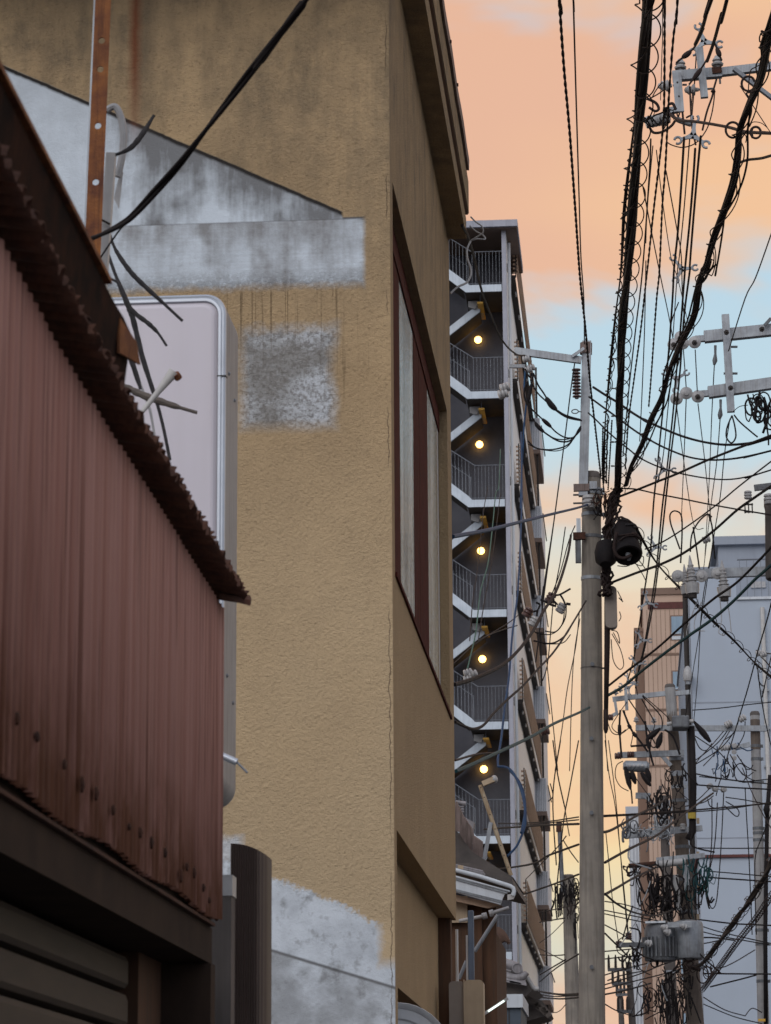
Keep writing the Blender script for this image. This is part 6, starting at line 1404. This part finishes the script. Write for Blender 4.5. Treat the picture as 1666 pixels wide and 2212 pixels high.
# loops from the side arm to the concrete pole
G = 'jumper cables from the side arm'; LB = 'black jumper cable swagged from the pole side arm back to the pole'
for pts, r, j in (([(575, 270), (640, 430), (720, 550), (830, 720), (950, 820), (1070, 880), (1250, 930)], .009, [(.5, .12, .032)]), ([(530, 360), (620, 530), (760, 670), (900, 800), (1060, 900), (1270, 945)], .008, []), ([(490, 700), (560, 790), (700, 920), (800, 1010), (900, 1110), (1030, 1185), (1150, 1180), (1215, 1080), (1255, 1020)], .008, [(.33, .08, .022)]),
               ([(495, 720), (560, 900), (650, 1040), (800, 1160), (950, 1240), (1100, 1230), (1215, 1110), (1255, 1050)], .009, [(.3, .08, .022)]), ([(510, 740), (580, 950), (700, 1080), (860, 1190), (1000, 1215), (1130, 1190), (1210, 1130), (1255, 1070)], .006, []), ([(490, 1230), (600, 1330), (750, 1360), (900, 1350), (1050, 1300), (1150, 1200), (1215, 1090), (1255, 1030)], .008, []),
               ([(500, 1280), (620, 1340), (800, 1375), (950, 1370), (1080, 1300), (1200, 1120), (1255, 1060)], .005, []), ([(570, 260), (540, 450), (500, 650), (480, 720)], .012, [(.5, .2, .02)]), ([(455, 200), (520, 320), (545, 260)], .008, []), ([(500, 380), (450, 480), (445, 600), (480, 700)], .011, [])):
    cable('jumper_cable', LB, G, [WY(nA(x, y), 29.5) for x, y in pts], r, 'rubber', joint=j)
cable('stay_wire', 'straight thin stay wire slanting down from the pole side arm', None, px(I, [nA(1165, 120), nA(1110, 500), nA(1030, 1150), nA(900, 2150), cF(1210, 100), cF(1140, 620), cF(1080, 1100)], 29.7, 29), .007, 'rubber', cat='wire')
# insulators hanging in the wires
def hung(label, f, pts, d, m, s=1.0, ax=(1, 0, .3), group=None):
    o = thing('strain_insulator', WY(f(*pts[0]), d), label, 'insulator', group)
    for i, p in enumerate(pts):
        b = MB(); spool(b, WY(f(*p), d), ax, s); b.build('spool', m if isinstance(m, str) else m[i], o, 'auto')
    if len(pts) > 1: MB().tube([WY(f(*p), d+.02) for p in pts], .008, 6).build('strap', 'galv_dark', o)
hung('pair of grey white spool insulators hanging by the second landing', nA, [(165, 470), (140, 560)], 29.5, 'porcelain', 1.1)
hung('dark and pale striped spool insulators strung left of the concrete pole', nB, [(910, 185), (1080, 350)], 29.5, ['porcelain_dark', 'porcelain'], 1.05, (.5, 0, .8))
hung('dark and pale striped spool insulators before the slatted balcony', nB, [(545, 415), (640, 560)], 29.3, ['porcelain_dark', 'porcelain'], 1.05, (.5, 0, .8))
hung('cluster of white spool insulators before the lowest but one stair flight', cF, [(640, 1170), (672, 1180), (640, 1210)], 17, 'porcelain', .55)
hung('small dark strain insulator on the cable above the lowest slats', cF, [(1140, 1550)], 27, 'porcelain_dark', .9)
hung('round strain insulators and clamps left of the pale pole', c5, [(1225, 330), (1265, 350), (1325, 355)], 47, 'porcelain', 1.0, (.3, -1, 0))
hung('white end insulators where wires meet the blue grey wall', c4, [(1580, 1150), (1610, 1160)], 40, 'porcelain', .9)
hung('small white spool insulator near the arrester insulators', c4, [(1200, 330)], 28.4, 'porcelain', .8)
G = 'jumper loops left of the concrete pole'; LB = 'thin black loop of wire hanging from the striped insulators'
for f, pts, r in ((nB, [(1160, 300), (1150, 480), (1090, 620), (980, 730), (820, 715)], .007), (nB, [(1130, 400), (1110, 560), (1040, 690), (900, 770), (700, 750), (640, 700)], .006), (nB, [(1229, 650), (1140, 790), (1000, 890), (870, 915), (740, 890), (640, 870)], .010), (nB, [(1229, 770), (1130, 890), (1000, 920), (800, 920)], .006), (nB, [(750, 215), (830, 250), (900, 290), (1000, 320)], .012),
                (nB, [(960, 240), (1010, 290)], .014), (nB, [(1060, 130), (1110, 210), (1150, 300)], .010), (nB, [(920, 120), (1040, 140), (1229, 40)], .010), (nB, [(680, 260), (740, 300), (700, 400), (690, 480)], .010), (nB, [(590, 420), (660, 400), (720, 400)], .010), (nB, [(800, 0), (770, 230), (780, 330)], .008), (nB, [(1229, 290), (1160, 280)], .014)):
    cable('insulator_wire', LB, G, [WY(f(*p), 29.4) for p in pts], r, 'rubber', cat='wire')
G = 'stray wires left of the concrete pole'; LB = 'thin stray wire hanging in the sky gap left of the concrete pole'
for f, pts, d in ((c4, [(130, 0), (90, 280), (40, 600), (20, 760)], 29), (c4, [(255, 230), (210, 340), (150, 560), (90, 720)], 29.5), (c4, [(185, 240), (150, 480), (100, 760), (60, 1200), (20, 1350)], 30), (c4, [(20, 760), (30, 1000), (60, 1300), (100, 1700), (130, 1999)], 35), (c4, [(285, 860), (260, 1100), (200, 1400), (160, 1700), (110, 1999)], 35), (c4, [(290, 900), (240, 1250), (215, 1999)], 36), (c5, [(95, 0), (130, 250), (180, 480)], 38),
                  (c5, [(280, 0), (215, 350), (170, 600), (125, 1040)], 40), (c5, [(150, 0), (95, 400), (120, 900)], 40), (c5, [(180, 480), (205, 640), (215, 690)], 50), (c5, [(170, 720), (220, 800), (280, 880)], 45), (c5, [(60, 440), (95, 400), (75, 310)], 45), (c4, [(570, 750), (600, 780)], 29.5)):
    cable('stray_wire', LB, G, px(f, pts, d), .006 if f is c4 else .009, 'rubber', cat='wire', n=6)
G = 'stray wires right of the concrete pole'; LB = 'thin loose wire curling in the sky gap right of the concrete pole'
for f, pts in ((c4, [(515, 985), (560, 1000), (575, 1080), (530, 1000)]), (c4, [(520, 1010), (580, 1120), (605, 1230), (575, 1265), (530, 1200), (515, 1050)]), (c4, [(560, 700), (595, 770)]), (c4, [(575, 850), (585, 890), (570, 920)]), (c4, [(690, 500), (740, 580), (770, 640)]), (c4, [(560, 520), (640, 520), (740, 450), (735, 520), (660, 490)]), (c4, [(640, 490), (700, 470), (760, 540)]),
               (c4, [(470, 1700), (490, 1999)]), (c5, [(470, 0), (500, 250), (540, 450), (570, 700), (600, 1000), (640, 1400)]), (c5, [(495, 0), (545, 400), (580, 800), (600, 1050), (635, 1400)]), (c5, [(475, 650), (500, 900), (530, 1200), (570, 1470)]), (c4, [(490, 1650), (520, 1720), (570, 1735), (620, 1700)]), (c5, [(600, 150), (555, 180), (545, 260), (580, 330), (640, 365)]), (c5, [(640, 1400), (570, 1440), (560, 1520), (620, 1560)])):
    cable('loose_wire', LB, G, px(f, pts, 36), .006, 'rubber', cat='wire', n=6)
# wires to the pale pole and around it
G = 'wires gathering on the pale pole'; LB = 'thin dark wire running across the blue grey wall to the pale pole'
for f, pts, d0, d1 in ((c4, [(1690, 700), (1640, 900), (1570, 1140), (1500, 1400), (1440, 1600), (1380, 1800), (1320, 1999)], 34, 49), (c4, [(1700, 1160), (1640, 1150), (1560, 1130)], 40, 42), (c4, [(1570, 1230), (1580, 1350), (1620, 1380), (1650, 1250)], 42, 42), (c4, [(1570, 1260), (1600, 1500), (1650, 1750), (1690, 1900)], 42, 46), (c4, [(1560, 1140), (1620, 1200), (1680, 1270)], 41, 40),
                      (c4, [(1100, 1560), (1300, 1545), (1500, 1520), (1690, 1500)], 50, 50), (c4, [(1350, 1680), (1250, 1800), (1140, 1920), (1100, 1999)], 49, 46), (c4, [(1440, 1610), (1400, 1720), (1320, 1780)], 49, 49), (c4, [(1480, 1640), (1470, 1740), (1420, 1830)], 49, 49), (c4, [(1380, 1690), (1280, 1850), (1180, 1960)], 49, 46), (c4, [(1080, 1720), (1200, 1800), (1300, 1870), (1400, 1999)], 46, 49),
                      (c4, [(1110, 1740), (1150, 1830), (1200, 1850), (1240, 1800)], 46, 47), (c5, [(1370, 100), (1450, 230), (1550, 290), (1640, 280)], 49, 49), (c5, [(1460, 200), (1540, 400), (1640, 590), (1700, 680)], 47, 44), (c5, [(1310, 260), (1290, 320), (1270, 400)], 48, 48), (c5, [(1240, 420), (1240, 700), (1220, 950), (1200, 1080)], 47, 46), (c5, [(1280, 450), (1260, 750), (1210, 1000)], 47, 46),
                      (c5, [(1325, 380), (1310, 700), (1290, 1000), (1270, 1170), (1240, 1210), (1210, 1150)], 47, 46), (c5, [(1340, 440), (1420, 490), (1436, 530), (1410, 545), (1330, 470)], 47, 47), (c5, [(1210, 420), (1225, 470), (1270, 490), (1320, 480)], 47, 47), (c5, [(1230, 340), (1160, 410), (1110, 450)], 47, 45), (c5, [(1250, 400), (1170, 450), (960, 490)], 47, 45), (c5, [(1340, 410), (1480, 430), (1700, 470)], 47, 48),
                      (c5, [(1480, 350), (1490, 550), (1510, 900), (1530, 1400)], 48, 49), (c5, [(1640, 600), (1560, 800), (1550, 1000), (1560, 1400)], 48, 49), (c5, [(1170, 1550), (1300, 1640), (1550, 1510)], 45, 48), (c5, [(1480, 1985), (1530, 1930), (1600, 1960)], 48, 49), (c4, [(1420, 1880), (1480, 1960), (1560, 1999)], 49, 49)):
    cable('wall_wire', LB, G, px(f, pts, d0, d1), .009, 'rubber', cat='wire', n=6)
for pts in ([(1290, 700), (1310, 900), (1290, 1000), (1330, 1020)], [(1350, 760), (1370, 900), (1380, 1000)], [(1165, 780), (1120, 900), (1120, 980), (1190, 990)], [(1140, 760), (1070, 950), (1060, 1020), (1085, 1040)]):
    cable('earth_wire', 'pale grey earth wire hanging under the white arrester insulators', 'earth wires under arresters', px(c4, pts, 28.6), .0045, 'pvc_grey', cat='wire')
G = 'wires on the transformer pole'; LB = 'thin dark wire between the crossarms of the transformer pole'
rnd = random.Random(21)
for pts in ([(740, 1450), (900, 1590), (940, 1640)], [(740, 1460), (870, 1600), (880, 1700)], [(735, 1480), (780, 1560), (830, 1650)], [(640, 1480), (720, 1600), (780, 1700), (830, 1800)], [(600, 1560), (660, 1700), (720, 1780), (780, 1860)], [(580, 1560), (575, 1700), (590, 1900)], [(610, 1560), (630, 1650), (670, 1720), (655, 1820)], [(655, 1820), (800, 1810)], [(630, 1500), (560, 1600), (520, 1680), (580, 1730), (640, 1690)],
            [(830, 1660), (800, 1800), (790, 1950)], [(760, 1640), (780, 1800), (820, 1960)], [(900, 1700), (960, 1750), (1010, 1880)], [(870, 1690), (800, 1780), (820, 1830), (880, 1790)], [(705, 1450), (690, 1380), (650, 1330)]):
    cable('pole_wire', LB, G, px(c4, pts, 44.5), rnd.choice((.007, .010, .016)), 'rubber', cat='wire', n=5, joint=[(.5, .12, .03)] if rnd.random() < .4 else ())
for k in range(26):
    x, y = rnd.uniform(640, 1150), rnd.uniform(150, 1900)
    pts = [(x, y), (x+rnd.uniform(-90, 90), y+rnd.uniform(40, 140)), (x+rnd.uniform(-180, 180), y+rnd.uniform(120, 320))]
    cable('pole_wire', LB, G, px(c5, pts, 44.2), rnd.choice((.006, .008, .012)), 'rubber' if k % 5 else 'galv', cat='wire', n=5)
